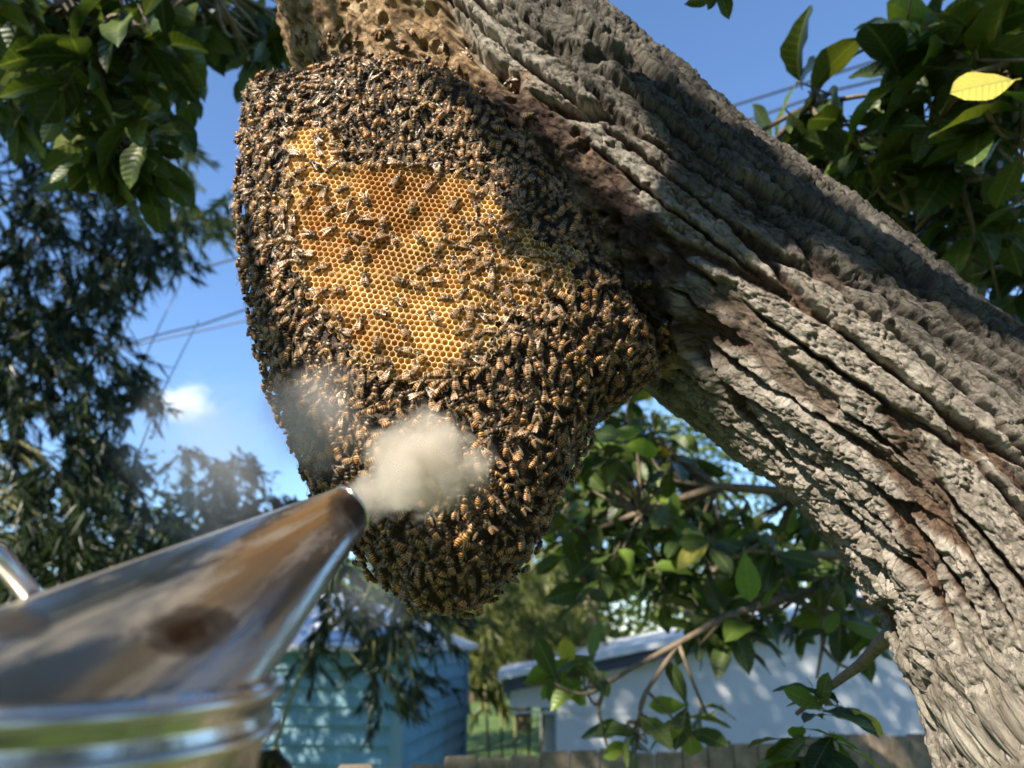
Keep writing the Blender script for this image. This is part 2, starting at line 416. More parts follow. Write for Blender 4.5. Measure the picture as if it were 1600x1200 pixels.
# thin out the parts that lie outside the picture
px_, py_, _ = proj(sp)
vis = (py_ > -260) & (py_ < 1480) & (sp[:, 2] > 1.75)
keep = vis | (np.arange(len(sp)) % 14 == 0); keep[[0, -1]] = True
tan = np.gradient(sp, axis=0); tan /= np.linalg.norm(tan, axis=1)[:, None]
arc = np.concatenate([[0], np.cumsum(np.linalg.norm(np.diff(sp, axis=0), axis=1))])
sp, sr, tan, arc = sp[keep], sr[keep], tan[keep], arc[keep]
toc = np.array([0.0, -1.0, 0.05]) - tan*(tan @ np.array([0.0, -1.0, 0.05]))[:, None]; toc /= np.linalg.norm(toc, axis=1)[:, None]
bin_ = np.cross(tan, toc)
NT = 640
uu = np.linspace(-1, 1, NT, endpoint=False); th = math.pi*(0.80*uu + 0.20*uu**3)
S_, T_ = np.meshgrid(arc, th, indexing='ij'); R_ = np.repeat(sr[:, None], NT, 1)
dirn = toc[:, None, :]*np.cos(T_)[..., None] + bin_[:, None, :]*np.sin(T_)[..., None]
P0 = sp[:, None, :] + dirn*R_[..., None]
X0, Y0, Z0 = proj(P0.reshape(-1, 3)); X0 = X0.reshape(S_.shape); Y0 = Y0.reshape(S_.shape)
U_ = T_*0.135 + .018*np.sin(S_*2.3)          # lateral metres on the surface
# long plates, warped, flat-topped with steep edges, tilted like overlapping slabs
def sstep(x, a, b): t = np.clip((x-a)/(b-a), 0, 1); return t*t*(3-2*t)
fine = fbm(U_*230, S_*150, o=3, s=41); med = fbm(U_*85, S_*50, o=3, s=47)
wu = U_ + .007*fbm(U_*7, S_*4, o=2, s=3) + .0030*fbm(U_*95, S_*75, o=3, s=5); ws = S_ + .030*fbm(U_*25, S_*12, o=3, s=9) - .25*U_
f1, f2, rid, ox, oy, rid2 = voro(wu/.0235, ws/.24, 11)
e = f2-f1 + .06*med
plate = sstep(e, .02, .24)
tilt = (rid2-.2)*1.5*ox
g1, g2, gid, gx, gy, gid2 = voro(wu/.026+5 + .25*fine, ws/.055+3+.2*med, 23)          # transverse cracks
ge = sstep(g2-g1, .0, .09)
lump = fbm(U_*9, S_*5, o=3, s=31)
rg = 1-np.abs(fbm(wu*75, ws*48, o=4, s=59))*2.4
flk = fbm(wu*45, ws*22, o=3, s=63); flake = (np.floor(flk*6)/6)
thin = 1-np.abs(vnoise(wu*62, ws*9, s=67))          # long thin splits along the grain
h = -.0165*(1-plate) + .0058*(rid-.5)*plate + .0062*tilt*plate - .0042*(1-ge)*(gid2 > .15)*plate + .0034*(gid-.5)*ge*plate + .005*lump + .0030*flake + .0026*med + .0028*fine - .0024*np.clip(rg-.6, 0, 1)*2.5 - .0030*np.clip(thin-.90, 0, 1)*10*plate
# knotty, finer bark where the limb turns into the stem
kn = np.clip((Y0-905+.25*(X0-1400)*0)/120, 0, 1)*np.clip((Y0-(860+.55*(1600-X0)*0.35))/150, 0, 1)
k1, k2, kid, kx, ky, _ = voro(wu/.020+9, ws/.024+1, 71)
hk = -.0035*(1-np.clip((k2-k1)/.35, 0, 1))**2 + .005*(kid-.5)*np.clip((k2-k1)/.25, 0, 1) + .011*fbm(U_*20, S_*18, o=4, s=77) + .003*fine + .0035*med - .004*np.clip(vnoise(wu*30, ws*38, s=80)-.45, 0, 1)
h = h*(1-kn)+hk*kn
# crust of old wax and propolis round the nest
crust_poly = [(380, -80), (680, -80), (700, 20), (745, 90), (815, 122), (905, 195), (985, 285), (1035, 375), (1062, 465), (1072, 555), (1045, 590), (985, 560), (850, 420), (600, 300), (380, 200)]
jx = 22*fbm(X0/38, Y0/38, o=3, s=91); jy = 22*fbm(X0/38+40, Y0/38, o=3, s=93)
front = np.cos(T_) > -.25
din = seg_dist(crust_poly, X0+jx, Y0+jy, True)*np.where(inside(crust_poly, X0+jx, Y0+jy), 1, -1)
crust = np.clip((din+6)/14, 0, 1)*front
c1, c2, cid, _, _, cid2 = voro(U_/.014+2, S_/.015+4, 83)
pit = np.clip(1-c1/.40, 0, 1)**.5*(cid > .62); pit = np.where(Y0 < 140, pit, pit*(cid > .85))
hc = .004 + .009*fbm(U_*36, S_*36, o=4, s=87) + .0035*fine + .004*med - .011*pit
h = h*(1-crust)+hc*crust
# the deep seam where the side limb parts from the main one
seam = seg_dist([(672, -160), (690, -10), (722, 60), (772, 108), (800, 130)], X0+.4*jx, Y0+.4*jy, False)
h -= .026*np.exp(-(seam/13)**2)*front
for hx, hy, hr, hd in ((1295, 640, 13, .014), (800, 157, 9, .014), (940, 335, 8, .012), (975, 455, 9, .013), (1250, 603, 9, .010), (1222, 596, 10, .008), (972, 500, 8, .010)):
    h -= hd*np.exp(-(np.hypot(X0+.2*jx-hx, (Y0+.2*jy-hy)*1.3)/hr)**4)*front
# concave scar with the bark fallen off
scar = seg_dist([(1130, 455), (1165, 510), (1215, 580), (1290, 635)], X0+.5*jx, Y0+.5*jy, False)
sm = np.clip((26-scar)/9, 0, 1)*front; h = h*(1-sm) + (-.011+.004*med+.0022*fine+.003*flake)*sm
plateA = np.clip(plate*.72+.45*(rid-.5)+.25*(gid-.5)+.25*flake+.2*lump+.10, 0, 1); plateA = plateA*(1-kn)+(.62+.25*(kid-.5))*kn; plateA = plateA*(1-sm)+.40*sm
purp = np.clip((90-din*0-(seg_dist([(790, 115), (905, 195), (985, 285), (1035, 375), (1062, 465)], X0, Y0, False)*1.0))/45, 0, 1)*np.clip((Y0-100)/50, 0, 1)*(X0 > 700)
purp = np.clip(purp*1.0-.25*(fbm(X0/16, Y0/16, o=3, s=97)+.1)*3*.4, 0, 1)
top_shade = np.clip((np.sin(T_)*1.0), 0, 1)
# shade on the limb's top side, put into the bark colour
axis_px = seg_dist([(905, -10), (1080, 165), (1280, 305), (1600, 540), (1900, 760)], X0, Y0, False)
top_shade = np.clip(np.clip((135-axis_px)/80, 0, 1)*(1.1+.9*fbm(U_*30, S_*20, o=3, s=99)+.5*fbm(U_*9, S_*4, o=2, s=98)), 0, 1)
PT = P0 + dirn*h[..., None]
TRUNK_GRID = (X0, Y0)

# ------------------------------------------------------------------ the hanging nest: domed body in the X/Z plane
SIL = [(470, 108), (425, 135), (397, 180), (388, 250), (382, 320), (385, 400), (397, 480), (412, 545), (432, 620), (460, 680), (482, 740), (510, 800), (560, 855), (585, 893),
       (612, 915), (650, 943), (700, 957), (742, 948), (790, 905), (825, 868), (858, 800), (897, 720), (928, 660), (970, 618), (1012, 592), (1035, 552), (1000, 515), (962, 455), (922, 388),
       (882, 322), (845, 268), (798, 208), (740, 152), (690, 122), (560, 108)]
SILXZ = []
for i_, (x, y) in enumerate(SIL):
    p = PY(x, y, {0: .57, 1: .59}.get(i_, .605 if i_ < 25 else (.585 if i_ < 27 else .56))); SILXZ.append((p[0], p[2]))
def sdist(X, Z):
    d = seg_dist(SILXZ, X, Z, True); return np.where(inside(SILXZ, X, Z), d, -d)
FREE_E = SILXZ[:26]; LIMB_E = SILXZ[25:]+SILXZ[:1]
def combY(X, Z):
    X = np.asarray(X, float); Z = np.asarray(Z, float); ins = inside(SILXZ, X, Z)
    df = np.where(ins, seg_dist(FREE_E, X, Z, False), 0); dl = np.where(ins, seg_dist(LIMB_E, X, Z, False), 0)
    q = 1-np.minimum(df/.105, 1); q2 = 1-np.minimum(dl/.035, 1)
    return .527 + .085*(1-np.sqrt(np.clip(1-q*q, 0, 1))) + .026*q2*q2 + .007*fbm(X*16, Z*16, o=3, s=131)
def comb_n(X, Z, e=.002):
    dx = (combY(X+e, Z)-combY(X-e, Z))/(2*e); dz = (combY(X, Z+e)-combY(X, Z-e))/(2*e)
    n = np.stack([dx, -np.ones_like(dx), dz], -1); return n/np.linalg.norm(n, axis=-1)[..., None]
# limb surface gives way behind the comb
pt = PT.reshape(-1, 3); tx, ty, tz = proj(pt)
# where the trunk point's own X/Z at the comb plane lies inside the nest, push it behind
rr = pt-CAM; cxz = CAM+rr*(.56/np.maximum(rr[:, 1], .05))[:, None]
dd = sdist(cxz[:, 0], cxz[:, 2]); near = (dd > -.004) & (pt[:, 1] < .75) & (rr[:, 1] > .1)
lim = combY(cxz[:, 0], cxz[:, 2]) + .012 + .01*np.clip(dd/.02, 0, 1)
w = np.clip((dd+.004)/.010, 0, 1)
newY = np.where(near, np.maximum(pt[:, 1], pt[:, 1]*(1-w)+lim*w), pt[:, 1])
sc = newY/pt[:, 1]; pt = np.where(near[:, None], CAM+rr*sc[:, None], pt)
PT = pt.reshape(PT.shape)
nr = len(sp); idx = np.arange(nr*NT).reshape(nr, NT)
fa = np.stack([idx[:-1, :], np.roll(idx, -1, 1)[:-1, :], np.roll(idx, -1, 1)[1:, :], idx[1:, :]], -1).reshape(-1, 4)
axisv = np.stack([U_*1.0, R_*0, S_], -1).reshape(-1, 3)
HOST = empty('host_tree', (sp_p[-1][0], sp_p[-1][1], 0), label='leaning tree with thick furrowed grey bark carrying the bee nest', cat='tree')
tme = new_mesh('trunk', pt, fa[:, ::-1].copy(), BARK, None, True, {'plate': ('FLOAT', plateA), 'crust': ('FLOAT', crust), 'top_shade': ('FLOAT', top_shade), 'pur': ('FLOAT', purp), 'axis': ('FLOAT_VECTOR', axisv)})
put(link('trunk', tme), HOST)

# nest body
cen = PY(690, 480, .605); cX, cZ = cen[0], cen[2]
K = 220; ang = np.linspace(0, 2*math.pi, K, endpoint=False)
bd = []
for a in ang:
    dx, dz = math.cos(a), math.sin(a); best = 0
    for i in range(len(SILXZ)):
        ax, az = SILXZ[i]; bx, bz = SILXZ[(i+1) % len(SILXZ)]
        den = dx*(bz-az)-dz*(bx-ax)
        if abs(den) < 1e-9: continue
        t = ((ax-cX)*(bz-az)-(az-cZ)*(bx-ax))/den; u = ((ax-cX)*dz-(az-cZ)*dx)/den
        if t > 0 and -1e-6 <= u <= 1+1e-6: best = max(best, t)
    bd.append(best)
bd = np.array(bd); Vn = []
rings = 1-(1-np.linspace(0.02, 1, 70))**1.5
for r in rings:
    X = cX+np.cos(ang)*bd*r; Z = cZ+np.sin(ang)*bd*r; Vn.append(np.stack([X, combY(X, Z)+.0035, Z], -1))
edgeY = Vn[-1][:, 1]
for k in range(1, 14):
    t = k/13*math.pi/2; r = max(math.cos(t), .03); X = cX+np.cos(ang)*bd*r; Z = cZ+np.sin(ang)*bd*r
    Vn.append(np.stack([X, edgeY+.10*math.sin(t)+.006*fbm(X*20, Z*20, o=3, s=140), Z], -1))
nrg = len(Vn); Vn = np.concatenate(Vn); ii = np.arange(nrg*K).reshape(nrg, K); jj = np.roll(ii, -1, 1)
fn = np.stack([ii[:-1], jj[:-1], jj[1:], ii[1:]], -1).reshape(-1, 4)
NEST = empty('bee_nest', (cX, .6, cZ), label='hanging honeycomb nest with bare amber cells under the leaning limb', cat='honeycomb')
nb = put(link('comb_body', new_mesh('comb_body', Vn, [tuple(f) for f in fn.tolist()]+[tuple(range(K))[::-1], tuple(((nrg-1)*K+np.arange(K)).tolist())], CORE)), NEST)

# cells
EXPOSED = [(455, 205), (490, 195), (530, 230), (545, 262), (600, 255), (660, 255), (725, 270), (780, 310), (830, 365), (885, 400), (915, 440), (890, 475), (820, 480), (770, 500), (770, 545), (750, 590), (690, 610), (625, 600), (565, 560),
           (520, 510), (480, 445), (455, 380), (448, 300)]
PITCHC = .0054
RC = PITCHC/math.sqrt(3)
def cell_base():
    b = Base(); a6 = [math.pi/6+i*math.pi/3 for i in range(6)]
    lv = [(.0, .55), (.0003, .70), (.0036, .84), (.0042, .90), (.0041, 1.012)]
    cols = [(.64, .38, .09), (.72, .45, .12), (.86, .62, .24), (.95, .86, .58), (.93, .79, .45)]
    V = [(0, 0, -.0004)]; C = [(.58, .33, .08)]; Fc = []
    for (z, r), c in zip(lv, cols):
        V += [(RC*r*math.cos(t), RC*r*math.sin(t), z) for t in a6]; C += [c]*6
    for j in range(6): Fc.append((0, 1+j, 1+(j+1) % 6))
    for k in range(len(lv)-1):
        for j in range(6): Fc.append((1+k*6+j, 1+k*6+(j+1) % 6, 1+(k+1)*6+(j+1) % 6, 1+(k+1)*6+j))
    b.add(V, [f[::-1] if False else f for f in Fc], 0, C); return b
CB = cell_base(); cm = []
la = math.radians(-9)
gi, gj = np.meshgrid(np.arange(-60, 61), np.arange(-70, 71), indexing='ij'); gi, gj = gi.ravel(), gj.ravel()
u = PITCHC*(gi+.5*(gj & 1)); v = PITCHC*.866*gj
X = cX+u*math.cos(la)-v*math.sin(la)+.0012*np.sin(v*40); Z = cZ+u*math.sin(la)+v*math.cos(la)+.0012*np.sin(u*35)
cm = np.stack([X, combY(X, Z), Z], -1); x, y, _ = proj(cm); cm = cm[inside(EXPOSED, x+26*fbm(x/45, y/45, o=2, s=201), y+26*fbm(x/45+9, y/45, o=2, s=203))]
nn = comb_n(cm[:, 0], cm[:, 2])
mats_c = []
for p, n in zip(cm, nn):
    xa = np.array([math.cos(la), 0, math.sin(la)]); xa = unit(xa-n*(xa @ n)); ya = np.cross(n, xa)
    s = 1.0+.02*rng.standard_normal(); tl = n+rng.normal(0, .03, 3)
    mats_c.append(mat4(xa*s, ya*s, unit(tl), p+n*rng.uniform(-.0003, .0003)))
mats_c = np.array(mats_c)
px, py, pz = proj(cm)
# the bare patch in the middle of the comb is where single cells show best
score = seg_dist([(560, 300), (610, 400), (660, 470)], px, py, False)
order = np.argsort(score); near_c, rest_c = order[:300], order[300:]
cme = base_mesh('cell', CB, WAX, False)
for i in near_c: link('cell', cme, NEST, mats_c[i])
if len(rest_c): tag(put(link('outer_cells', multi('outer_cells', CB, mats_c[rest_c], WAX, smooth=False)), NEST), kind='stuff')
print('cells', len(cm))

# ------------------------------------------------------------------ honeybees
def bee_base(bend=0.0, spread=.25, wings=True, legs=True, dark=1.0):
    b = Base()
    am = np.array((.44, .20, .045)); bk = np.array((.018, .012, .009)); tan_ = np.array((.20, .12, .05)); fz = np.array((.085, .055, .028)); hd = np.array((.028, .02, .013)); pale = np.array((.45, .33, .17))
    prof = [(-.505, .004, bk), (-.49, .03, bk), (-.45, .062, bk), (-.425, .078, bk), (-.41, .083, am*.75), (-.385, .098, am*.7), (-.365, .105, bk), (-.33, .118, bk), (-.315, .123, am), (-.285, .13, am), (-.265, .134, bk), (-.225, .142, bk*1.2),
            (-.205, .146, am*1.1), (-.17, .148, am*1.1), (-.15, .148, bk*1.5), (-.115, .145, bk*1.5), (-.095, .143, am*1.15), (-.045, .125, am), (-.015, .09, bk), (.005, .06, bk), (.03, .085, fz), (.07, .125, tan_), (.13, .148, fz*.6), (.19, .143, fz*.6),
            (.245, .115, tan_), (.275, .06, pale*.8), (.295, .07, hd), (.33, .10, hd*1.6), (.375, .105, hd*1.3), (.415, .075, hd), (.44, .02, hd)]
    k = 8; V = []; C = []; Fc = []
    for i, (x, r, c) in enumerate(prof):
        zc = .165 + (bend*(-x-.0)**2*1.6 if x < 0 else 0) - (.02 if x > .28 else 0)
        for j in range(k):
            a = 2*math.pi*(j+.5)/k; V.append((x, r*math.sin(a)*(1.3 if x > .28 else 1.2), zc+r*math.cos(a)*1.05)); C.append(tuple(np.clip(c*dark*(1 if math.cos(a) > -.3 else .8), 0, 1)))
    for i in range(len(prof)-1):
        for j in range(k): Fc.append((i*k+j, (i+1)*k+j, (i+1)*k+(j+1) % k, i*k+(j+1) % k))
    b.add(V, Fc, 0, C)
    if legs:
        for sx, x0, x1, x2 in ((1, .20, .28, .33), (1, .13, .12, .10), (1, .06, -.06, -.16)):
            for s in (-1, 1):
                v, f = tube_geo([(x0, s*.08, .10), (x1, s*.24, .17), (x2, s*.33, .0)], [.018, .016, .008], 3, False); b.add(v, f, 0, [(.06, .035, .015)]*len(v))
        for s in (-1, 1):
            v, f = tube_geo([(.42, s*.04, .19), (.47, s*.08, .25), (.56, s*.13, .22)], [.008, .008, .006], 3, False); b.add(v, f, 0, [(.03, .02, .01)]*len(v))
    return b
def wing_geo(s, spread=.22, lift=.05):
    V = []; Fc = []
    out = [(0, 0), (.10, .045), (.25, .085), (.40, .10), (.53, .085), (.60, .03), (.57, -.04), (.42, -.085), (.25, -.075), (.10, -.035)]
    for t, w in out:
        a = math.pi - spread
        x = .12 + t*math.cos(a) - w*math.sin(a)*.9; y = s*(.07 + t*math.sin(a) + w*.9*abs(math.cos(a))); V.append((x, y, .315+lift*math.sin(t*2.4)-.35*w*0-.03*t))
    V.append((.12-.33*math.cos(spread), s*(.07+.33*math.sin(spread)), .335+lift*.6)); n = len(out)
    Fc = [(i, (i+1) % n, n) for i in range(n)]
    return V, Fc
def scaled(b, s):
    b.v = [(x*s, y*s, z*s) for x, y, z in b.v]; return b
BL = .0156
variants = []
for k, (bend, dark, sprd) in enumerate(((0, 1.0, .16), (-.5, .85, .30), (.35, 1.15, .10), (-.9, .65, .22), (-.2, 1.25, .42))):
    body = scaled(bee_base(bend, dark=dark), BL)
    ws = []
    for s in (-1, 1):
        v, f = wing_geo(s, sprd); wb = Base(); wb.add(v, f, 0); ws.append(scaled(wb, BL))
    full = Base(); full.add(body.v, body.f, 0, body.col)
    for wb in ws: full.add(wb.v, wb.f, 1)
    variants.append((body, ws, full))
# dart throwing over the nest's front and rim
cand = 120000
bx = rng.uniform(min(p[0] for p in SILXZ), max(p[0] for p in SILXZ), cand); bz = rng.uniform(min(p[1] for p in SILXZ), max(p[1] for p in SILXZ), cand)
sd = sdist(bx, bz); ok = sd > .0008; bx, bz, sd = bx[ok], bz[ok], sd[ok]
bn = comb_n(bx, bz); by = combY(bx, bz)
# even per surface area, not per picture area
ok = rng.random(len(bx)) < np.clip(.22/np.abs(bn[:, 1]), 0, 1); bx, by, bz, bn, sd = bx[ok], by[ok], bz[ok], bn[ok], sd[ok]
bp_ = np.stack([bx, by, bz], -1); qx, qy, qz = proj(bp_)
expd = seg_dist(EXPOSED, qx, qy, True)*np.where(inside(EXPOSED, qx, qy), 1, -1)
BARE = [(545, 275, 35), (600, 300, 45), (655, 330, 42), (520, 400, 36), (560, 460, 40), (610, 440, 42), (650, 500, 42), (690, 540, 40), (600, 530, 32), (480, 235, 20), (705, 300, 25), (495, 345, 18), (640, 390, 30), (730, 560, 22)]
spacing = np.where(expd > 8, .0128, np.where(expd > -16, .0072, .0068))
bare = np.zeros(len(qx))
for x, y, r in BARE: bare = np.maximum(bare, np.clip(1.25-np.hypot(qx-x, qy-y)/r, 0, 1))
spacing = np.where((expd > 10), spacing*(1+1.3*bare), spacing)
spacing = np.where((expd > 6) & (qx > 720) & (qy > 340), .0100, spacing)
order = rng.permutation(len(bx)); grid = {}; chosen = []; cs = .010
for i in order:
    p = bp_[i]; g = tuple((p//cs).astype(int)); r = spacing[i]; good = True; m = 2 if r > .01 else 1
    for a in range(-m, m+1):
        for b_ in range(-m, m+1):
            for c in range(-m, m+1):
                for j in grid.get((g[0]+a, g[1]+b_, g[2]+c), ()):
                    if np.sum((bp_[j]-p)**2) < min(r, .5*(r+spacing[j])+.001)**2: good = False; break
                if not good: break
            if not good: break
        if not good: break
    if good: grid.setdefault(g, []).append(i); chosen.append(i)
bees = []
for i in chosen:
    n = bn[i]; x, y = qx[i], qy[i]; on = expd[i] > 4
    lift = .0042 if on else rng.choice([0, .0015, .004, .006], p=[.3, .3, .28, .12])
    up = np.array([0, 0, 1.0]); up = unit(up-n*(up @ n)); rt = np.cross(up, n)
    if on: a = rng.uniform(0, 2*math.pi)
    elif y > 600: a = rng.normal(0, .75) + (math.pi if rng.random() < .12 else 0)
    elif x < 520: a = rng.normal(.8, 1.2)
    else: a = rng.normal(math.pi if rng.random() < .6 else 0, .55)
    hd = up*math.cos(a)+rt*math.sin(a); nn_ = unit(n+rng.normal(0, .12 if on else .36, 3)); hd = unit(hd-nn_*(hd @ nn_)); sd_ = np.cross(nn_, hd)
    s = rng.uniform(.93, 1.09)
    bees.append((mat4(hd*s, sd_*s, nn_*s, bp_[i]+n*(lift)), int(rng.choice(5, p=[.3, .2, .2, .15, .15])), x, y, on, lift))
# stragglers on the wax crust and bark beside the nest
tv = pt.reshape(nr, NT, 3)
strag = 0
gx_, gy_, _ = proj(pt); 
for _ in range(4000):
    if strag >= 46: break
    k = int(rng.integers(0, nr-1)); j = int(rng.integers(NT//4, 3*NT//4)); vi = k*NT+j
    x, y = gx_[vi], gy_[vi]; d = seg_dist(SIL, x, y, True)
    if not (8 < d < (55 if y > 140 else 70)) or inside(SIL, x, y) or crust.ravel()[vi] < .6 or y < 10: continue
    n = dirn.reshape(-1, 3)[vi]; a = rng.uniform(0, 6.28); up = unit(np.array([0, 0, 1.0])-n*n[2]); rt = np.cross(up, n)
    hd = up*math.cos(a)+rt*math.sin(a); bees.append((mat4(hd, np.cross(n, hd), n, pt[vi]+n*.0006), int(rng.integers(0, 3)), x, y, False, .0)); strag += 1
print('bees', len(bees))
def bee_pri(b):
    m, v, x, y, on, lift = b; z = float(proj(m[:3, 3])[2]); d = float(seg_dist(SIL, x, y, True))
    return (.60/z) + (.12 if on else 0) + 8*lift*(not on) + .0012*min(d, 60) - (.2 if (540 < x < 770 and 640 < y < 830) or (x < 580 and 550 < y < 760) else 0)
pr = np.array([bee_pri(b) for b in bees]); order = np.argsort(-pr); solo, mass = order[:300], order[300:]
bmes = []
for k, (body, ws, full) in enumerate(variants):
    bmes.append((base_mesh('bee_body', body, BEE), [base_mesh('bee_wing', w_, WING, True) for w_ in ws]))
def bee_label(m, v, x, y, on, lift):
    look = ('striped amber', 'brown', 'pale golden', 'dark brown', 'wing-spreading amber')[v]
    hx, hy, _ = proj(m[:3, 3]+m[:3, 0]/np.linalg.norm(m[:3, 0])*.004); dx, dy = hx-x, hy-y
    head = ('head up' if dy < 0 else 'head down') if abs(dy) > abs(dx) else ('facing the limb' if dx > 0 else 'facing the open sky')
    if on: place = 'on shaded bare cells near the bark' if x > 720 and y > 340 else 'on the bare sunlit comb cells'
    elif y > 880: place = 'in the lowest tip of the cluster'
    elif y > 600: place = 'on the packed lower bulge of the cluster'
    elif x < 500: place = 'on the packed cluster side towards the sky'
    elif y < 330: place = 'in the dark packed band above the comb'
    else: place = 'in the packed strip between comb and limb'
    return look+' honeybee, '+head+', '+place
for i in solo:
    m, v, x, y, on, lift = bees[i]; bm_, wm_ = bmes[v]
    o = bpy.data.objects.new('honeybee', bm_); COL.objects.link(o); o.matrix_basis = Matrix(m.tolist())
    tag(o, bee_label(m, v, x, y, on, lift), 'bee', 'honeybees covering the nest')
    for wmesh in wm_:
        w_ = bpy.data.objects.new('wing', wmesh); COL.objects.link(w_); w_.parent = o
for k in range(5):
    pass
V_all = []; LPs = []; STs = []; MIs = []; COLs = []; TINTs = []; vo = 0; lo_ = 0
for k, (body, ws, full) in enumerate(variants):
    ms = np.array([bees[i][0] for i in mass if bees[i][1] == k])
    if not len(ms): continue
    v = np.array(full.v); n = len(v); vh = np.hstack([v, np.ones((n, 1))]); V_all.append(np.einsum('mij,nj->mni', ms[:, :3, :], vh).reshape(-1, 3))
    lp = np.concatenate([np.array(f) for f in full.f]); ln = np.array([len(f) for f in full.f]); st = np.concatenate([[0], np.cumsum(ln)[:-1]])
    LPs.append((lp[None]+(np.arange(len(ms))*n)[:, None]).ravel()+vo); STs.append((st[None]+(np.arange(len(ms))*len(lp))[:, None]).ravel()+lo_)
    MIs.append(np.tile(full.mi, len(ms))); COLs.append(np.tile(np.array(full.col), (len(ms), 1))); TINTs.append(np.repeat(rng.random(len(ms)), n))
    vo += n*len(ms); lo_ += len(lp)*len(ms)
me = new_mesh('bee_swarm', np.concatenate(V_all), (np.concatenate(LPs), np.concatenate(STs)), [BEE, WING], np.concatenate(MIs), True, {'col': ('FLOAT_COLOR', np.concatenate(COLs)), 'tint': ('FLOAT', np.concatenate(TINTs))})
tag(link('bee_swarm', me), 'crowded mass of honeybees packed over the hanging nest', 'bees', kind='stuff')

# ------------------------------------------------------------------ bee smoker
base_c = P(85, 1058, .232); RB = .0675
noz_c = P(549, 794, .38)
SMK = empty('bee_smoker', tuple(base_c-np.array([0, 0, .18])), label='stained tin bee smoker with cone lid and spout aimed at the nest', cat='smoker')
up_b = unit(np.array([.02, -.06, 1.0])); xb = unit(np.array([1, 0, 0])-up_b*up_b[0]); yb = np.cross(up_b, xb)
nz_n = unit(.62*RIGHT+.40*UP+.62*FWD); xn = unit(RIGHT-nz_n*(RIGHT @ nz_n)); yn = np.cross(nz_n, xn)
# match ring angles so that the ruled lid does not twist
kk = 128; nrn = 40; V = []; SO = []
for i in range(nrn+1):
    t = i/nrn; tt = t
    for j in range(kk):
        a = 2*math.pi*j/kk
        pb = base_c+RB*(math.cos(a)*xb+math.sin(a)*yb)
        pn = noz_c+.0130*(math.cos(a)*unit(xb-nz_n*(xb @ nz_n))+math.sin(a)*np.cross(nz_n, unit(xb-nz_n*(xb @ nz_n))))
        p = pb*(1-tt)+pn*tt + up_b*.006*math.sin(math.pi*t)*0
        V.append(p)
V = np.array(V); fx, fy, _ = proj(V)
soot = np.clip(1.15-np.hypot((fx-300+.4*(fy-985))/80, (fy-985)/50), 0, 1) + np.clip(1.2-np.hypot((fx-20)/90, (fy-975)/35), 0, 1)*.8 + 1.1*np.clip(1-np.hypot(fx-560, fy-800)/70, 0, 1)
SO = soot
ii = np.arange((nrn+1)*kk).reshape(nrn+1, kk); jj = np.roll(ii, -1, 1)
fc = np.stack([ii[:-1], jj[:-1], jj[1:], ii[1:]], -1).reshape(-1, 4)
lid = put(link('lid_cone', new_mesh('lid_cone', V, fc, TIN, None, True, {'soot': ('FLOAT', SO), 'cone': ('FLOAT_VECTOR', [(.06*math.cos(2*math.pi*j/kk), .06*math.sin(2*math.pi*j/kk), .05*i/nrn) for i in range(nrn+1) for j in range(kk)])})), SMK)
ringp = lambda c, r, dz, n=97: [c+up_b*dz+r*(math.cos(2*math.pi*k/(n-1))*xb+math.sin(2*math.pi*k/(n-1))*yb) for k in range(n)]
v, f = tube_geo([V[nrn*kk+(j % kk)] for j in range(kk+1)], .0011, 6, False); part('spout_rim', v, f, TIN, lid)
can = []
prof = [(RB*1.0, .001), (RB*1.035, -.001), (RB*1.04, -.006), (RB*1.02, -.0085), (RB*1.02, -.0105), (RB*1.04, -.013), (RB*1.04, -.0175), (RB*.995, -.021), (RB*.985, -.03), (RB*.985, -.175), (RB*.96, -.18), (.002, -.181)]
for r, dz in prof: can += ringp(base_c, r, dz)[:-1]
kc = 96; ii = np.arange(len(prof)*kc).reshape(len(prof), kc); jj = np.roll(ii, -1, 1)
fc = np.stack([ii[:-1], ii[1:], jj[1:], jj[:-1]], -1).reshape(-1, 4)
put(link('canister', new_mesh('canister', np.array(can), fc, TIN, None, True, {'soot': ('FLOAT', np.zeros(len(can))), 'cone': ('FLOAT_VECTOR', (np.array(can)-base_c)*np.array([1, 1, .3])+.3)})), SMK)
v, f = tube_geo(ringp(base_c, RB*1.045, -.0035), .0022, 8, False); part('rim_bead', v, f, TIN, SMK)
v, f = tube_geo(ringp(base_c, RB*1.045, -.0150), .0022, 8, False); part('rim_bead', v, f, TIN, SMK)
# lid seam, lifting hook and its bracket, bellows cord behind the can
i0 = int(kk*.25)
v, f = tube_geo([V[i*kk+i0]+up_b*.0004 for i in range(1, nrn)], .0011, 6); part('lid_seam', v, f, TIN, lid)
hk0 = P(62, 948, .262); hk = [hk0, P(40, 922, .258), P(10, 885, .253), P(-30, 840, .248), P(-80, 800, .254), P(-150, 800, .265), P(-190, 850, .27)]
v, f = tube_geo(hk, .0036, 10); part('lid_handle', v, f, STEEL, SMK)
br = [P(78, 958, .263), P(40, 965, .260), P(0, 985, .255), P(-60, 1010, .25)]
v, f = tube_geo(br, [.0035, .006, .0075, .006], 10); part('handle_bracket', v, f, RUST, SMK)
for k in range(3):
    cpts = [P(405+14*k, 1215-4*k, .29), P(412+12*k, 1178+6*k, .285), P(432+6*k, 1176+8*k, .28), P(440+7*k, 1192+6*k, .285), P(425+6*k, 1206, .29)]
    v, f = tube_geo(cpts, .0018, 6); part('bellows_cord', v, f, BLACKRUB, SMK)

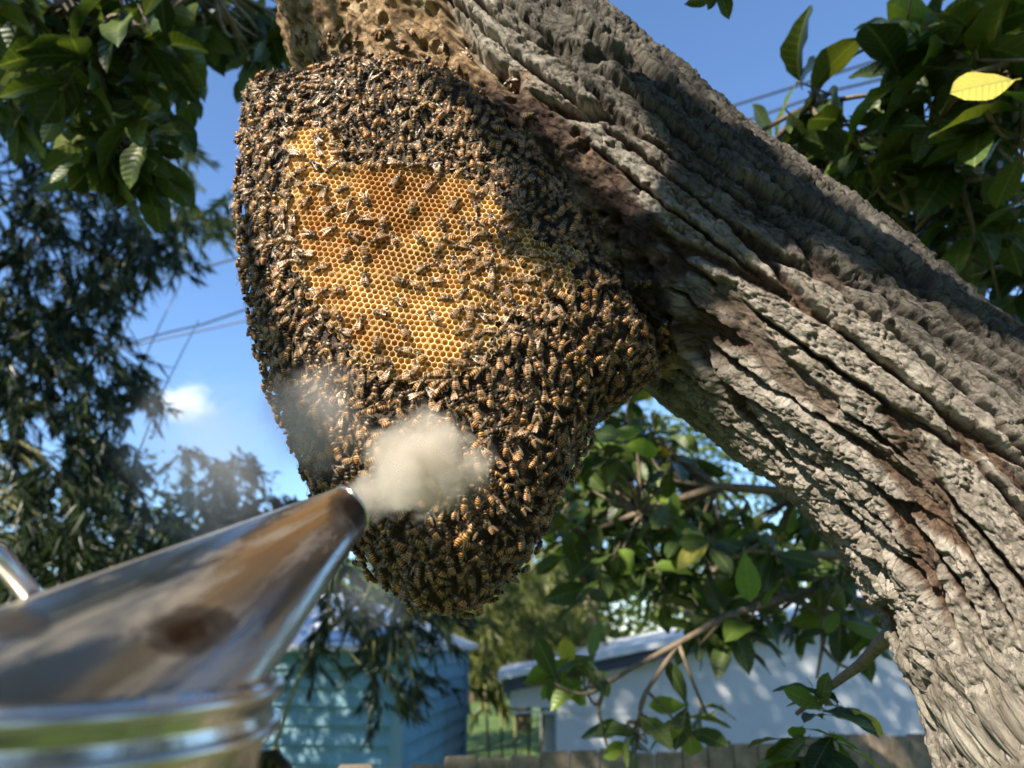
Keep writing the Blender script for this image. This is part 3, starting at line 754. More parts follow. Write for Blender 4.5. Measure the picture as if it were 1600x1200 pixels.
# ------------------------------------------------------------------ leaves
def leaf_base(seg=7, wid=.40, fold=.22, droop=.25, wave=0.02):
    b = Base(); V = []; Fc = []; UV = []
    for i in range(seg+1):
        t = i/seg; w = wid*.5*(math.sin(math.pi*min(1, t**1.22))**.70 if 0 < t < 1 else 0)*(1.08-.35*(1-t)**2); w = max(w, .006)
        zc = -droop*t*t
        for k, s in enumerate((-1, -.5, 0, .5, 1)):
            V.append((t, s*w, zc+fold*abs(s)*w+wave*math.sin(t*17+s*2)*abs(s))); UV.append((t, s*w/wid*2*.5 if abs(s) > 0 else 0, 0))
    for i in range(seg):
        for k in range(4): a = i*5+k; Fc.append((a, a+5, a+6, a+1))
    v, f = tube_geo([(-.10, 0, .01), (.03, 0, 0)], [.012, .009], 4, False)
    b.add(V, Fc, 0, None, UV); b.add(v, f, 0); return b
LB = [leaf_base(8, .46, .22, .25, .02), leaf_base(8, .50, .38, .5, .03), leaf_base(8, .42, .12, .12, .02)]
SMALL = Base(); SMALL.add([(0, 0, 0), (.45, -.22, .05), (1, 0, -.12), (.45, .22, .05), (.5, 0, 0)], [(0, 1, 4), (1, 2, 4), (2, 3, 4), (3, 0, 4)], 0, None, [(0, 0, 0)]*5)
BLADE = Base(); BLADE.add([(0, 0, 0), (.30, -.055, .01), (1, 0, -.10), (.30, .055, .01)], [(0, 1, 2), (0, 2, 3)], 0)
lmes = [[base_mesh('leaf', b, m) for b in LB] for m in (LEAF, LEAF_Y, LEAF_G)]
def rosette(c, axis, n, size, droop=.0, spread=1.0):
    axis = unit(axis); ref = unit(np.cross(axis, [.3, .9, .2])); r2 = np.cross(axis, ref); out = []
    for k in range(n):
        a = k*2.399+rng.uniform(-.3, .3); el = rng.uniform(-.1, .75)*spread
        d = unit(math.cos(el)*(math.cos(a)*ref+math.sin(a)*r2)+math.sin(el)*axis - np.array([0, 0, droop*rng.uniform(.4, 1.4)]))
        s = size*rng.uniform(.65, 1.15); upv = unit(axis+rng.normal(0, .35, 3)); y = unit(np.cross(upv, d)); z = np.cross(d, y)
        out.append(mat4(d*s, y*s, z*s, c+axis*rng.uniform(-1.0, .1)*size*.55))
    return out
def curve(a, b, bow, n=7):
    a, b = np.asarray(a, float), np.asarray(b, float)
    return [a+(b-a)*t+np.asarray(bow)*math.sin(math.pi*t) for t in np.linspace(0, 1, n)]
def build_leafy(root, ros, limbs, mats_idx=0, nsolo=200, twig_r=.004, fresh=.08, yellow=.02, stuff_name='foliage'):
    """ros: (centre, axis, n, size, droop); twigs run from each whorl to the nearest limb point"""
    lp = np.array([p for l in limbs for p in l[0]])
    for pts, rad in limbs:
        v, f = tube_geo(pts, rad, 8); part('branch', v, f, TWIG, root)
    tb = Base(); leaves = []
    for c, ax, n, size, dr in ros:
        j = np.argmin(np.linalg.norm(lp-c, axis=1)); v, f = tube_geo(curve(lp[j], c-unit(ax)*size*.6, rng.normal(0, .03, 3)-np.array([0, 0, .0])), np.linspace(twig_r*1.6, twig_r*.6, 7), 5); tb.add(v, f)
        v, f = tube_geo([c-unit(ax)*size*.6, c+unit(ax)*size*.06], [twig_r*.7, twig_r*.5], 5); tb.add(v, f)
        leaves += rosette(c, ax, n, size, dr)
    tag(put(link('twigs', base_mesh('twigs', tb, TWIG)), root), kind='stuff')
    leaves = np.array(leaves); x, y, z = proj(leaves[:, :3, 3]); fr = in_frame(leaves[:, :3, 3], 80)
    size = np.where(fr, np.linalg.norm(leaves[:, :3, 0], axis=1)/np.maximum(z, .05), 0); order = np.argsort(-size)
    nvis = int((size > 0).sum()); solo = order[:min(nsolo, nvis)]; rest = order[len(solo):]
    for i in solo:
        r = rng.random(); mi = 2 if r < fresh else (1 if r < fresh+yellow else 0)
        link('leaf', lmes[mi][int(rng.integers(0, 3))], root, leaves[i])
    if len(rest): tag(put(link(stuff_name, multi(stuff_name, LB[1], leaves[rest], LEAF)), root), kind='stuff')
def blob_ros(blobs, size, n_per=(5, 8), droop=.35, axis=(0, -.2, 1.0), jit=.5):
    out = []
    for (x, y, rx, ry, cnt, z0, z1) in blobs:
        for _ in range(cnt):
            a = rng.uniform(0, 6.28); r = math.sqrt(rng.random()); c = P(x+rx*r*math.cos(a), y+ry*r*math.sin(a), rng.uniform(z0, z1))
            out.append((c, unit(np.array(axis)+rng.normal(0, jit, 3)), int(rng.integers(*n_per)), size*rng.uniform(.8, 1.15), droop))
    return out

# tree whose branch fills the upper right
TRR = empty('broadleaf_tree', (2.6, 2.2, 0), label='broad-leaved tree behind the limb with one large yellow leaf', cat='tree')
v, f = tube_geo([(2.6, 2.2, -.1), (2.6, 2.2, 1.2), (2.5, 2.1, 2.4), (2.45, 2.1, 4.5)], [.14, .12, .10, .07], 12); part('trunk', v, f, TWIG, TRR)
limbs = [([P(1900, 330, 1.75), P(1700, 280, 1.5), P(1590, 262, 1.38), P(1500, 285, 1.35), P(1420, 330, 1.35)], [.016, .012, .008, .006, .004]),
         ([P(1900, 420, 1.9), P(1680, 330, 1.6), P(1560, 335, 1.5), P(1440, 375, 1.5), P(1290, 230, 1.5), P(1265, 165, 1.45)], [.016, .012, .009, .007, .004, .003]),
         ([P(1950, 200, 1.6), P(1700, 120, 1.3), P(1590, 95, 1.2), P(1520, 115, 1.12)], [.014, .01, .007, .004])]
ros = blob_ros([(1530, 50, 70, 60, 8, 1.15, 1.5), (1440, 90, 45, 50, 5, 1.2, 1.5), (1560, 190, 60, 60, 6, 1.1, 1.5), (1440, 190, 60, 50, 6, 1.2, 1.6), (1350, 215, 45, 40, 4, 1.3, 1.6), (1500, 300, 90, 50, 9, 1.3, 1.8),
                (1345, 260, 40, 40, 4, 1.3, 1.5), (1270, 140, 30, 30, 2, 1.4, 1.5), (1215, 215, 50, 30, 4, 1.4, 1.6), (1390, 320, 60, 40, 5, 1.4, 1.7), (1560, 400, 60, 60, 7, 1.4, 2.0), (1590, 480, 40, 40, 5, 1.5, 2.0), (1580, 120, 40, 40, 4, 1.2, 1.4), (1480, 400, 40, 40, 3, 1.6, 2.0),
                (1240, 235, 30, 20, 2, 1.5, 1.7), (1440, 20, 30, 30, 3, 1.3, 1.5), (1540, 330, 70, 60, 6, 1.7, 2.3), (1560, 90, 60, 80, 6, 1.5, 2.0), (1480, 230, 70, 50, 6, 1.6, 2.1)], .135, (4, 7), .5)
build_leafy(TRR, ros, limbs, nsolo=260, fresh=.10, yellow=.0)
Ly = P(1586, 125, 1.02); d = unit(P(1490, 140, 1.0)-Ly); zf = unit(SUN*.45-FWD*.8); yv = unit(np.cross(zf, d)); zf = np.cross(d, yv)
tag(link('leaf', lmes[1][2], TRR, mat4(d*.105, yv*.125, zf*.06, Ly)), 'large bright yellow leaf')

# tree whose branch hangs into the upper left
TRL = empty('broadleaf_tree', (-2.3, 1.7, 0), label='broad-leaved tree with dark drooping leaves against the sky beside bamboo', cat='tree')
v, f = tube_geo([(-2.3, 1.7, -.1), (-2.3, 1.7, 1.4), (-2.2, 1.7, 2.8), (-2.0, 1.7, 4.8)], [.16, .13, .11, .08], 12); part('trunk', v, f, TWIG, TRL)
limbs = [([P(-300, -250, 2.0), P(-60, -60, 1.6), P(90, -20, 1.45), P(140, 60, 1.4), P(165, 150, 1.38), P(205, 240, 1.36)], [.02, .016, .012, .008, .006, .004]),
         ([P(-100, -300, 2.0), P(150, -90, 1.7), P(330, -30, 1.65), P(400, 20, 1.65)], [.018, .012, .008, .004])]
ros = blob_ros([(60, 30, 70, 40, 5, 1.3, 1.6), (170, 30, 60, 50, 6, 1.3, 1.6), (250, 40, 50, 40, 5, 1.4, 1.7), (130, 100, 50, 45, 4, 1.3, 1.5), (200, 160, 60, 40, 5, 1.3, 1.5), (230, 225, 45, 30, 4, 1.3, 1.45), (160, 255, 30, 25, 2, 1.3, 1.4), (340, 30, 50, 40, 7, 1.9, 2.3), (395, 50, 40, 40, 6, 1.9, 2.3), (430, 20, 20, 25, 3, 2.0, 2.3),
                (295, 125, 35, 22, 4, 1.9, 2.3), (30, 10, 50, 30, 3, 1.3, 1.7), (930, 15, 12, 8, 1, 2.2, 2.4), (1120, -12, 25, 8, 2, 2.2, 2.4), (100, 60, 100, 60, 6, 1.6, 2.0), (220, 130, 60, 50, 5, 1.5, 1.9), (190, 210, 60, 40, 6, 1.5, 1.8), (60, 110, 70, 50, 5, 1.6, 2.0), (310, 20, 50, 25, 4, 1.9, 2.4), (420, 25, 30, 35, 4, 2.0, 2.4)], .115, (5, 9), .85)
ros = [r for r in ros if proj(r[0])[0] < 700]
build_leafy(TRL, ros, limbs, nsolo=260, fresh=.0, yellow=.0)

# tree behind, seen under the limb
TRM = empty('broadleaf_tree', (1.9, 2.75, 0), label='low broad-leaved tree in front of the white building, framed under the limb', cat='tree')
v, f = tube_geo([(1.9, 2.75, -.1), (1.88, 2.72, 1.0), (1.8, 2.7, 2.2), (1.7, 2.7, 3.4)], [.09, .08, .065, .04], 12); part('trunk', v, f, TWIG, TRM)
limbs = [([P(1480, 905, 2.5), P(1320, 868, 2.2), P(1225, 866, 2.1), P(1170, 860, 2.0)], [.02, .014, .010, .005]),
         ([P(1480, 820, 2.5), P(1250, 770, 2.3), P(1120, 760, 2.3), P(1000, 800, 2.3), P(900, 840, 2.3)], [.022, .018, .014, .010, .006]),
         ([P(1470, 960, 2.4), P(1250, 925, 2.2), P(1130, 965, 2.0), P(1060, 1005, 1.9), P(985, 1045, 1.85), P(945, 1070, 1.85), P(935, 1110, 1.85), P(948, 1165, 1.85)], [.018, .014, .010, .008, .007, .006, .005, .003]),
         ([P(1290, 905, 2.2), P(1287, 960, 2.1), P(1285, 1010, 2.1), P(1276, 1060, 2.1)], [.009, .008, .006, .004]),
         ([P(1060, 1005, 1.9), P(1010, 1080, 1.85), P(995, 1130, 1.85)], [.007, .006, .004])]
ros = blob_ros([(960, 700, 60, 60, 9, 2.0, 2.6), (1060, 690, 60, 50, 9, 2.0, 2.8), (900, 800, 55, 60, 9, 2.0, 2.6), (1010, 800, 70, 55, 11, 2.1, 2.8), (1120, 800, 60, 40, 6, 2.2, 2.8), (1200, 860, 60, 45, 8, 2.0, 2.6), (1080, 880, 80, 50, 12, 2.0, 2.6), (960, 890, 60, 50, 9, 2.1, 2.7), (1290, 880, 40, 40, 5, 2.0, 2.4),
                (1000, 640, 40, 30, 4, 2.2, 2.8), (1330, 950, 35, 50, 5, 2.0, 2.4), (1200, 950, 60, 30, 6, 2.0, 2.5), (1090, 960, 60, 25, 6, 2.0, 2.4), (920, 1035, 40, 20, 4, 1.85, 2.0), (1075, 1085, 30, 20, 3, 1.85, 2.0), (995, 1135, 25, 18, 2, 1.8, 1.9), (1260, 800, 30, 20, 3, 2.4, 2.7), (980, 760, 120, 90, 22, 2.6, 3.2), (1150, 880, 140, 70, 20, 2.5, 3.2), (950, 680, 80, 50, 10, 2.5, 3.0)], .12, (4, 7), .55)
build_leafy(TRM, ros, limbs, nsolo=280, fresh=.28, yellow=.02)
Lg = P(1163, 862, 1.55); d = unit(P(1172, 932, 1.52)-Lg); zf = unit(SUN*.5-FWD*.8); yv = unit(np.cross(zf, d)); zf = np.cross(d, yv)
tag(link('leaf', lmes[2][2], TRM, mat4(d*.105, yv*.125, zf*.1, Lg)), 'bright green leaf hanging by itself')

# sprout from the stem
limbs = [([P(1450, 960, .66), P(1385, 995, .74), P(1345, 1038, .86), P(1312, 1062, .92), P(1275, 1090, .97), P(1245, 1115, 1.0)], [.009, .0075, .0065, .0055, .004, .003])]
for pts, rad in limbs:
    v, f = tube_geo(pts, rad, 10); part('sprout_branch', v, f, TWIG, HOST)
ros = [(P(1285, 1090, .95), (0, -.3, 1), 6, .060, .1), (P(1250, 1125, 1.0), (-.3, -.2, 1), 7, .075, .5), (P(1300, 1150, 1.0), (.2, -.2, 1), 7, .08, .6), (P(1225, 1150, 1.05), (-.3, 0, 1), 7, .075, .5), (P(1270, 1185, 1.0), (.1, 0, 1), 6, .085, .6), (P(1310, 1100, .95), (.3, -.3, 1), 4, .045, .2)]
for c, ax, n, s, dr in ros:
    for m in rosette(c, ax, n, s, dr): r = rng.random(); link('leaf', lmes[2 if r < .22 else 0][int(rng.integers(0, 3))], HOST, m)
for a, b_, s, mi in (((1288, 1108), (1222, 1072), .062, 2), ((1330, 1108), (1372, 1140), .05, 1), ((1282, 1105), (1290, 1060), .05, 0)):
    p0 = P(*a, .94); d = unit(P(*b_, .93)-p0); zf = unit(SUN-FWD*.3); yv = unit(np.cross(zf, d)); zf = np.cross(d, yv); link('leaf', lmes[mi][2], HOST, mat4(d*s, yv*s, zf*s, p0))

for a, b_ in (((880, 40), (935, 8)), ((1000, -170), (1130, -22))):
    p0 = P(*a, .95); c = P(*b_, 1.0); v, f = tube_geo(curve(p0, c, (0, 0, .02)), np.linspace(.005, .002, 7), 6); part('sprout_branch', v, f, TWIG, HOST)
    for m in rosette(c, (.3, -.3, -.4), 5, .045, .5): link('leaf', lmes[0][int(rng.integers(0, 3))], HOST, m)

# ------------------------------------------------------------------ the host tree's unseen crown overhead, shaped to shade limb, shed and wall
LIT = [[(392, 130), (560, 125), (620, 235), (700, 250), (810, 310), (800, 365), (720, 385), (690, 410), (700, 450), (800, 500), (900, 560), (930, 640), (870, 790), (770, 825), (660, 815), (580, 730), (520, 600), (470, 500), (455, 380), (410, 300)],
       [(1020, 560), (1120, 480), (1300, 480), (1450, 540), (1640, 640), (1700, 1300), (1400, 1300), (1330, 880), (1180, 760)],
       [(760, -60), (900, 20), (1010, 200), (960, 260), (800, 110)], [(560, -60), (720, -60), (720, 90), (470, 110), (440, -60)]]
SHADE = [[(600, 130), (700, 120), (830, 210), (930, 340), (1000, 500), (960, 520), (860, 370), (760, 280), (660, 240)], [(850, 260), (960, 240), (1120, 420), (1060, 520), (1000, 500), (930, 340)], [(960, 90), (1180, 230), (1330, 350), (1600, 540), (1600, 620), (1420, 510), (1180, 450), (1090, 470), (1020, 290)],
         [(700, 380), (800, 360), (905, 400), (900, 480), (800, 490), (720, 450)], [(370, 330), (430, 330), (440, 520), (470, 640), (540, 790), (560, 860), (450, 700), (395, 520)], [(560, 850), (840, 830), (800, 940), (640, 950)]]
PUFF = [(560, 635), (770, 635), (770, 815), (560, 815)]; CAN = [(-50, 820), (330, 760), (600, 740), (600, 900), (430, 1200), (-50, 1200)]
def open_to_sun(ms, mg):
    """which leaves leave the sunlit patches of nest, limb, smoke and smoker alone"""
    ms = np.asarray(ms); off = np.array([(t, w, 0, 1) for t, w in ((0, 0), (.2, .12), (.2, -.12), (.4, .23), (.4, -.23), (.4, 0), (.65, .18), (.65, -.18), (.85, 0), (1, 0))])
    p = np.einsum('mij,kj->mki', ms, off)[..., :3]; bad = np.zeros(p.shape[:2], bool)
    for pl, Y in [(pl, Y) for pl in LIT for Y in (.53, .58)]+[(PUFF, .45), (CAN, .27), ([(1450, 80), (1600, 80), (1600, 170), (1450, 170)], .81)]:
        x, y = shadow_px(p, Y); bad |= inside(pl, x, y)
        if mg: bad |= seg_dist(pl, x, y, True) < mg
    return ms[~bad.any(1)]
def shadow_px(p, Y=.55):
    t = (p[..., 1]-Y)/SUN[1]; s = p - SUN*t[..., None]; return proj(s)[:2]
cl = []
for poly in SHADE:
    xs = [a for a, _ in poly]; ys = [b for _, b in poly]
    got = 0; tries = 0; area = abs(sum(poly[i][0]*poly[(i+1) % len(poly)][1]-poly[(i+1) % len(poly)][0]*poly[i][1] for i in range(len(poly))))/2
    want = int(area/170)+6
    while got < want and tries < 9000:
        tries += 1; x, y = rng.uniform(min(xs), max(xs)), rng.uniform(min(ys), max(ys))
        if not inside(poly, x, y): continue
        t = rng.uniform(.75, 2.4); p = PY(x, y, .56)+SUN*t
        if in_frame(p, 250) or inside(PUFF, *shadow_px(p[None], .45))[0] or any(inside(pl, x, y) or seg_dist(pl, x, y, True) < 22 for pl in LIT): continue
        s = rng.uniform(.034, .055); nrm = unit(SUN+rng.normal(0, .25, 3)); d = unit(np.cross(nrm, rng.normal(0, 1, 3))); yv = np.cross(nrm, d)
        cl.append(mat4(d*s, yv*s, nrm*s, p-d*s*.5)); got += 1
print('shade leaves', len(cl)); cl = open_to_sun(cl, 4); print(len(cl))
tag(put(link('shade_leaves', multi('shade_leaves', LB[0], np.array(cl), CROWN)), HOST), kind='stuff')  # unseen leaves added along the sun's path to shade nest and limb
cl = []
for cc, rad, want in (((-1.2, -.6, 7.4), (5.0, 4.6, 2.3), 11000), ((-4.6, .9, 9.6), (4.4, 3.0, 2.6), 9000)):
    u3 = rng.normal(0, 1, (want, 3)); u3 /= np.linalg.norm(u3, axis=1)[:, None]; cs3 = np.array(cc)+u3*(rng.random((want, 1))**.4)*np.array(rad)
    cs3 = cs3[~in_frame(cs3, 120)]; cl.append(loose_leaves(cs3, np.array([0, 0, 1.0])+rng.normal(0, .5, cs3.shape), rng.uniform(.15, .28, len(cs3))))
cl = np.concatenate(cl)
cl = open_to_sun(cl, 0)
tag(put(link('crown', multi('crown', SMALL, np.array(cl), CROWN, smooth=False)), HOST), kind='stuff')
for k, (a, b_, r) in enumerate(((sp_p[0], (-3.6, -1.2, 7.2), .07), (sp_p[0], (1.8, -1.8, 7.4), .07), (sp_p[0], (-1.0, -3.4, 7.0), .06), (sp_p[0], (-6.5, .6, 9.2), .08), (sp_p[1], (-1.3, -.75, 3.9), .03))):
    a = np.asarray(a); v, f = tube_geo(curve(a, b_, (0, 0, .5), 10), np.linspace(r, r*.3, 10), 9); part('branch', v, f, TWIG, HOST)

# ------------------------------------------------------------------ bamboo
def spray_mats(c, d, length, n, leaf, fan=.6):
    d = unit(d); side = unit(np.cross(d, rng.normal(0, 1, 3))); s2 = np.cross(d, side)
    t = rng.random((n, 1)); a = rng.uniform(0, 6.28, (n, 1)); dd_ = nrmz(d+fan*(np.cos(a)*side+np.sin(a)*s2)*rng.uniform(.3, 1.2, (n, 1))+np.array([0, 0, -.25]))
    y = nrmz(np.cross(dd_, rng.normal(0, 1, (n, 3)))); return mats_from(dd_, y, np.cross(dd_, y), c+d*length*t, leaf*rng.uniform(.6, 1.2, n), 1.15)
def bamboo(root_xy, label, culms, blobs, m, leaf=.15, dens=1.0, group=None):
    root = empty('bamboo', (root_xy[0], root_xy[1], 0), label=label, cat='bamboo')
    tips = []
    for base, topp, bow, r in culms:
        pts = curve(base, topp, bow, 14); tips += pts[4:]; v, f = tube_geo(pts, np.linspace(r, r*.25, 14), 8); part('culm', v, f, CULM, root)
    tips = np.array(tips); ms = []; tb = Base()
    for (x, y, r, z, cnt) in blobs:
        for _ in range(int(cnt*dens)):
            a = rng.uniform(0, 6.28); rr_ = math.sqrt(rng.random())*r; zz = z*rng.uniform(.85, 1.15); c = P(x+rr_*math.cos(a), y+rr_*math.sin(a)*.9, zz)
            d = np.array([rng.normal(.35, .5), rng.normal(0, .5), -rng.uniform(.3, 1.1)]); L_ = leaf*rng.uniform(1.2, 2.2)
            ms.append(spray_mats(c, d, L_, int(rng.integers(22, 36)), leaf*rng.uniform(.7, 1.1)))
            j = np.argmin(np.linalg.norm(tips-c, axis=1))
            if np.linalg.norm(tips[j]-c) < .7:
                v, f = tube_geo(curve(tips[j], c, (0, 0, .15), 5), .006, 4); tb.add(v, f)
    if tb.v: tag(put(link('twigs', base_mesh('twigs', tb, CULM)), root), kind='stuff')
    tag(put(link('foliage', multi('foliage', BLADE, np.concatenate(ms), m, smooth=False)), root), kind='stuff'); return root
left_blobs = [(50, 150, 90, 5.5, 14), (50, 300, 80, 5.5, 14), (120, 370, 90, 5.5, 18), (225, 360, 60, 5.5, 10), (170, 300, 50, 5.5, 5), (60, 440, 90, 5.2, 24), (170, 440, 45, 5.2, 8), (250, 385, 30, 5.4, 4), (30, 560, 80, 5.2, 16), (120, 560, 75, 5.2, 14), (210, 600, 45, 5.2, 8), (60, 680, 90, 5.2, 16),
              (150, 660, 60, 5.2, 10), (190, 720, 40, 5.2, 7), (60, 790, 110, 5, 26), (170, 830, 100, 5, 26), (290, 850, 70, 5, 22), (60, 900, 100, 5, 26), (330, 760, 45, 6, 10), (370, 720, 30, 6, 5), (290, 700, 12, 6, 2), (400, 810, 50, 6, 14), (455, 790, 30, 6, 6)]
left_blobs += [(x, y, 95, 5.3, 12) for x in (-90, -240, -390, -540) for y in (60, 210, 360, 520, 680, 840, 960)]
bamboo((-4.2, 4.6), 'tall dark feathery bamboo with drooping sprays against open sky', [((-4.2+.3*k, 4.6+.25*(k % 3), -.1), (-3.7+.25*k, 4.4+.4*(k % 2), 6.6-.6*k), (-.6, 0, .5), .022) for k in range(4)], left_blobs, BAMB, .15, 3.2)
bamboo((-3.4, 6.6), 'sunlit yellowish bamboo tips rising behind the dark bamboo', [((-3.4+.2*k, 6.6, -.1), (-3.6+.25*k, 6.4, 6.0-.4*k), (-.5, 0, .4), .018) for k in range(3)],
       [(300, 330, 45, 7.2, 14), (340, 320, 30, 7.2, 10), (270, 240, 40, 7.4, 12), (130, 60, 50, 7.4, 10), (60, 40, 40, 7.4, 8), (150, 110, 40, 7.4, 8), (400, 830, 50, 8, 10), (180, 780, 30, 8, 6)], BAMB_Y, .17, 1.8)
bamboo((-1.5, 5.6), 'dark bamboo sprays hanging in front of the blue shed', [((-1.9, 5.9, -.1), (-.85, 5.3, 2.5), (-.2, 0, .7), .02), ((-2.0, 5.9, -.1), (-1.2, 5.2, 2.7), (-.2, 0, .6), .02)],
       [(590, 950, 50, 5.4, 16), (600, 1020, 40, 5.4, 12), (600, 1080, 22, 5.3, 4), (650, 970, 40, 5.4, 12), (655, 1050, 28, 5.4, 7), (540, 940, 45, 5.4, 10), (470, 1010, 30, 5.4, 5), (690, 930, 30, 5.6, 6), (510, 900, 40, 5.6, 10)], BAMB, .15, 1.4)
bamboo((.1, 12), 'yellow-green bamboo clump between blue shed and white building', [((-.3+.18*k, 12+.2*(k % 3), -.1), (-.7+.35*k, 12.2, 4.6-.2*(k % 3)), (0, 0, .3), .022) for k in range(5)],
       [(820, 930, 70, 12, 60), (870, 880, 50, 12, 30), (780, 1000, 60, 12, 40), (720, 960, 50, 12, 24), (850, 1000, 45, 12, 26), (760, 1060, 45, 12, 20), (900, 960, 35, 12.4, 14)], BAMB_Y, .24, 2.2)

# ------------------------------------------------------------------ trees farther back
def far_tree(x, y, h_, r, label, m=FAR, n=2600, leaf=.20, group='trees beyond the fence'):
    root = empty('background_tree', (x, y, 0), label=label, cat='tree', group=group)
    v, f = tube_geo([(x, y, -.1), (x+.05, y, h_*.3), (x-.1, y, h_*.6)], [r*.09, r*.07, r*.04], 9); part('trunk', v, f, TWIG, root)
    cl_ = [(np.array([x, y, h_*.58])+unit(rng.normal(0, 1, 3))*np.array([r*.7, r*.7, h_*.3])*rng.random()**.4, r*rng.uniform(.22, .42)) for _ in range(26)]
    pick = rng.integers(0, len(cl_), n); cc = np.array([c for c, _ in cl_])[pick]; cr_ = np.array([q_ for _, q_ in cl_])[pick]
    d0 = nrmz(rng.normal(0, 1, (n, 3))); ms = loose_leaves(cc+d0*(cr_*rng.random(n)**.35)[:, None], d0*.6+np.array([0, 0, .7])+rng.normal(0, .5, (n, 3)), leaf*rng.uniform(.6, 1.3, n))
    for k in range(5):
        c = cl_[k][0]; v, f = tube_geo(curve((x, y, h_*.3), c, (0, 0, .1), 5), np.linspace(r*.04, .01, 5), 5); part('branch', v, f, TWIG, root)
    tag(put(link('crown', multi('crown', SMALL, ms, m, smooth=False)), root), kind='stuff')
far_tree(1.5, 15, 8.6, 3.0, 'rounded green tree rising behind the white building', FAR, 6000); far_tree(4.4, 16, 8.0, 3.0, 'tall green tree behind the white building, next to the limb', FAR, 5000)
far_tree(-1.8, 16, 5.2, 2.8, 'sunlit green tree behind the yellow-green bamboo', FAR, 5000); far_tree(-4.4, 12, 5.0, 2.6, 'dark green tree behind the blue shed', BAMB, 5500); far_tree(-7.5, 13, 6.0, 3.0, 'broad dark tree behind the tall dark bamboo', BAMB, 3400)
far_tree(.3, 21, 5.2, 2.6, 'far sunlit tree across the lawn', FAR, 2200, .25); far_tree(7.5, 16, 7.5, 3.0, 'large tree hidden partly by the leaning stem', FAR, 2400)

for x, y, h_, what in ((-13, 27, 6.5, 'farthest pale tree beyond the dark bamboo'), (-6.5, 29, 6, 'distant tree straight behind the blue shed'), (-1.5, 31, 6.5, 'distant tree at the end of the lawn'), (2.6, 27, 6.2, 'distant tree seen over the low end of the white roof'), (7, 29, 7, 'distant tree seen over the white roof'), (13, 28, 8, 'distant tree hidden partly by the stem'), (-19, 22, 7, 'distant tree past the far end of the dark bamboo'), (-15, 14, 7, 'tree standing next to the dark bamboo across the lawn'), (-20, 8, 7.5, 'tree farthest out beside the dark bamboo')):
    far_tree(x, y, h_, 3.4, what, FAR, 2200, .42)
for x, y, h_, r in ((-11, -3, 7.5, 3.4), (-5.5, -9.5, 7.0, 3.4), (0, -9, 8.5, 3.8), (5.5, -7.5, 8.5, 3.6), (9, -1.5, 8.5, 3.6), (-9, 3.2, 7.0, 2.6)):  # unseen trees added behind and beside the camera to cut sky fill
    far_tree(x, y, h_, r, 'unseen tree added around the yard to dim the sky light', BAMB, 3800, .42, 'unseen trees blocking sky light')

# ------------------------------------------------------------------ blue shed
SHB = plain('blue_painted_board', (.17, .36, .45), .55, var=.14, scale=3, bumpd=.002)
SHT = plain('pale_blue_trim', (.20, .36, .44), .55, var=.12, scale=3)
SHR = plain('pale_metal_roof', (.62, .66, .70), .4, .2, .12, 4)
sh_c = P(625, 1110, 7.0); sh_c = np.array([sh_c[0], sh_c[1], 0]); sa = math.radians(-8)
ex = np.array([math.cos(sa), math.sin(sa), 0]); ey = np.array([-math.sin(sa), math.cos(sa), 0]); EAVE = 2.10
SHED = empty('garden_shed', tuple(sh_c), label='blue clapboard garden shed with pale roof beyond the fence', cat='shed')
def fr(pts): return [sh_c+ex*a+ey*b+np.array([0, 0, c]) for a, b, c in pts]
LW, DW = 3.4, 3.0
v, f = box_geo(-LW+.02, -.02, .02, DW-.02, .02, EAVE); part('wall', fr(v), f, SHB, SHED, False)
exq = .172
def board(a0, a1, side, z):
    zt = min(z+exq+.02, EAVE+.06); t0, t1 = .052, .004
    if side == 0: q = [(a0, -t0, z), (a1, -t0, z), (a1, -t1, zt), (a0, -t1, zt), (a0, .015, z), (a1, .015, z), (a1, .015, zt), (a0, .015, zt)]
    else: q = [(t0, a0, z), (t0, a1, z), (t1, a1, zt), (t1, a0, zt), (-.015, a0, z), (-.015, a1, z), (-.015, a1, zt), (-.015, a0, zt)]
    f_ = [(0, 1, 2, 3), (4, 7, 6, 5), (0, 4, 5, 1), (3, 2, 6, 7), (0, 3, 7, 4), (1, 5, 6, 2)]
    part('clapboard', fr(q), f_, SHB, SHED, False)
for k in range(12):
    z = .06+k*exq; board(-LW, -.07, 0, z); board(.07, DW-.05, 1, z)
for a, b_ in ((-.07, -.043), (-LW-.04, -.043), (-.04, DW-.05)):
    v, f = box_geo(a, a+.115, b_, b_+.10, .03, EAVE+.04); part('corner_trim', fr(v), f, SHT, SHED, False)
rp = [(-LW-.2, -.18, EAVE+.02), (.18, -.18, EAVE+.02), (.18, DW+.18, EAVE+.02), (-LW-.2, DW+.18, EAVE+.02), (-LW/2-1.1, DW/2, EAVE+.62), (-LW/2+.6, DW/2, EAVE+.62)]
rt_ = [(a, b_, c+.06) for a, b_, c in rp]
part('roof', fr(rp+rt_), [(6, 7, 11, 10), (7, 8, 11), (8, 9, 10, 11), (9, 6, 10), (0, 3, 2, 1), (0, 1, 7, 6), (1, 2, 8, 7), (2, 3, 9, 8), (3, 0, 6, 9)], SHR, SHED, False)

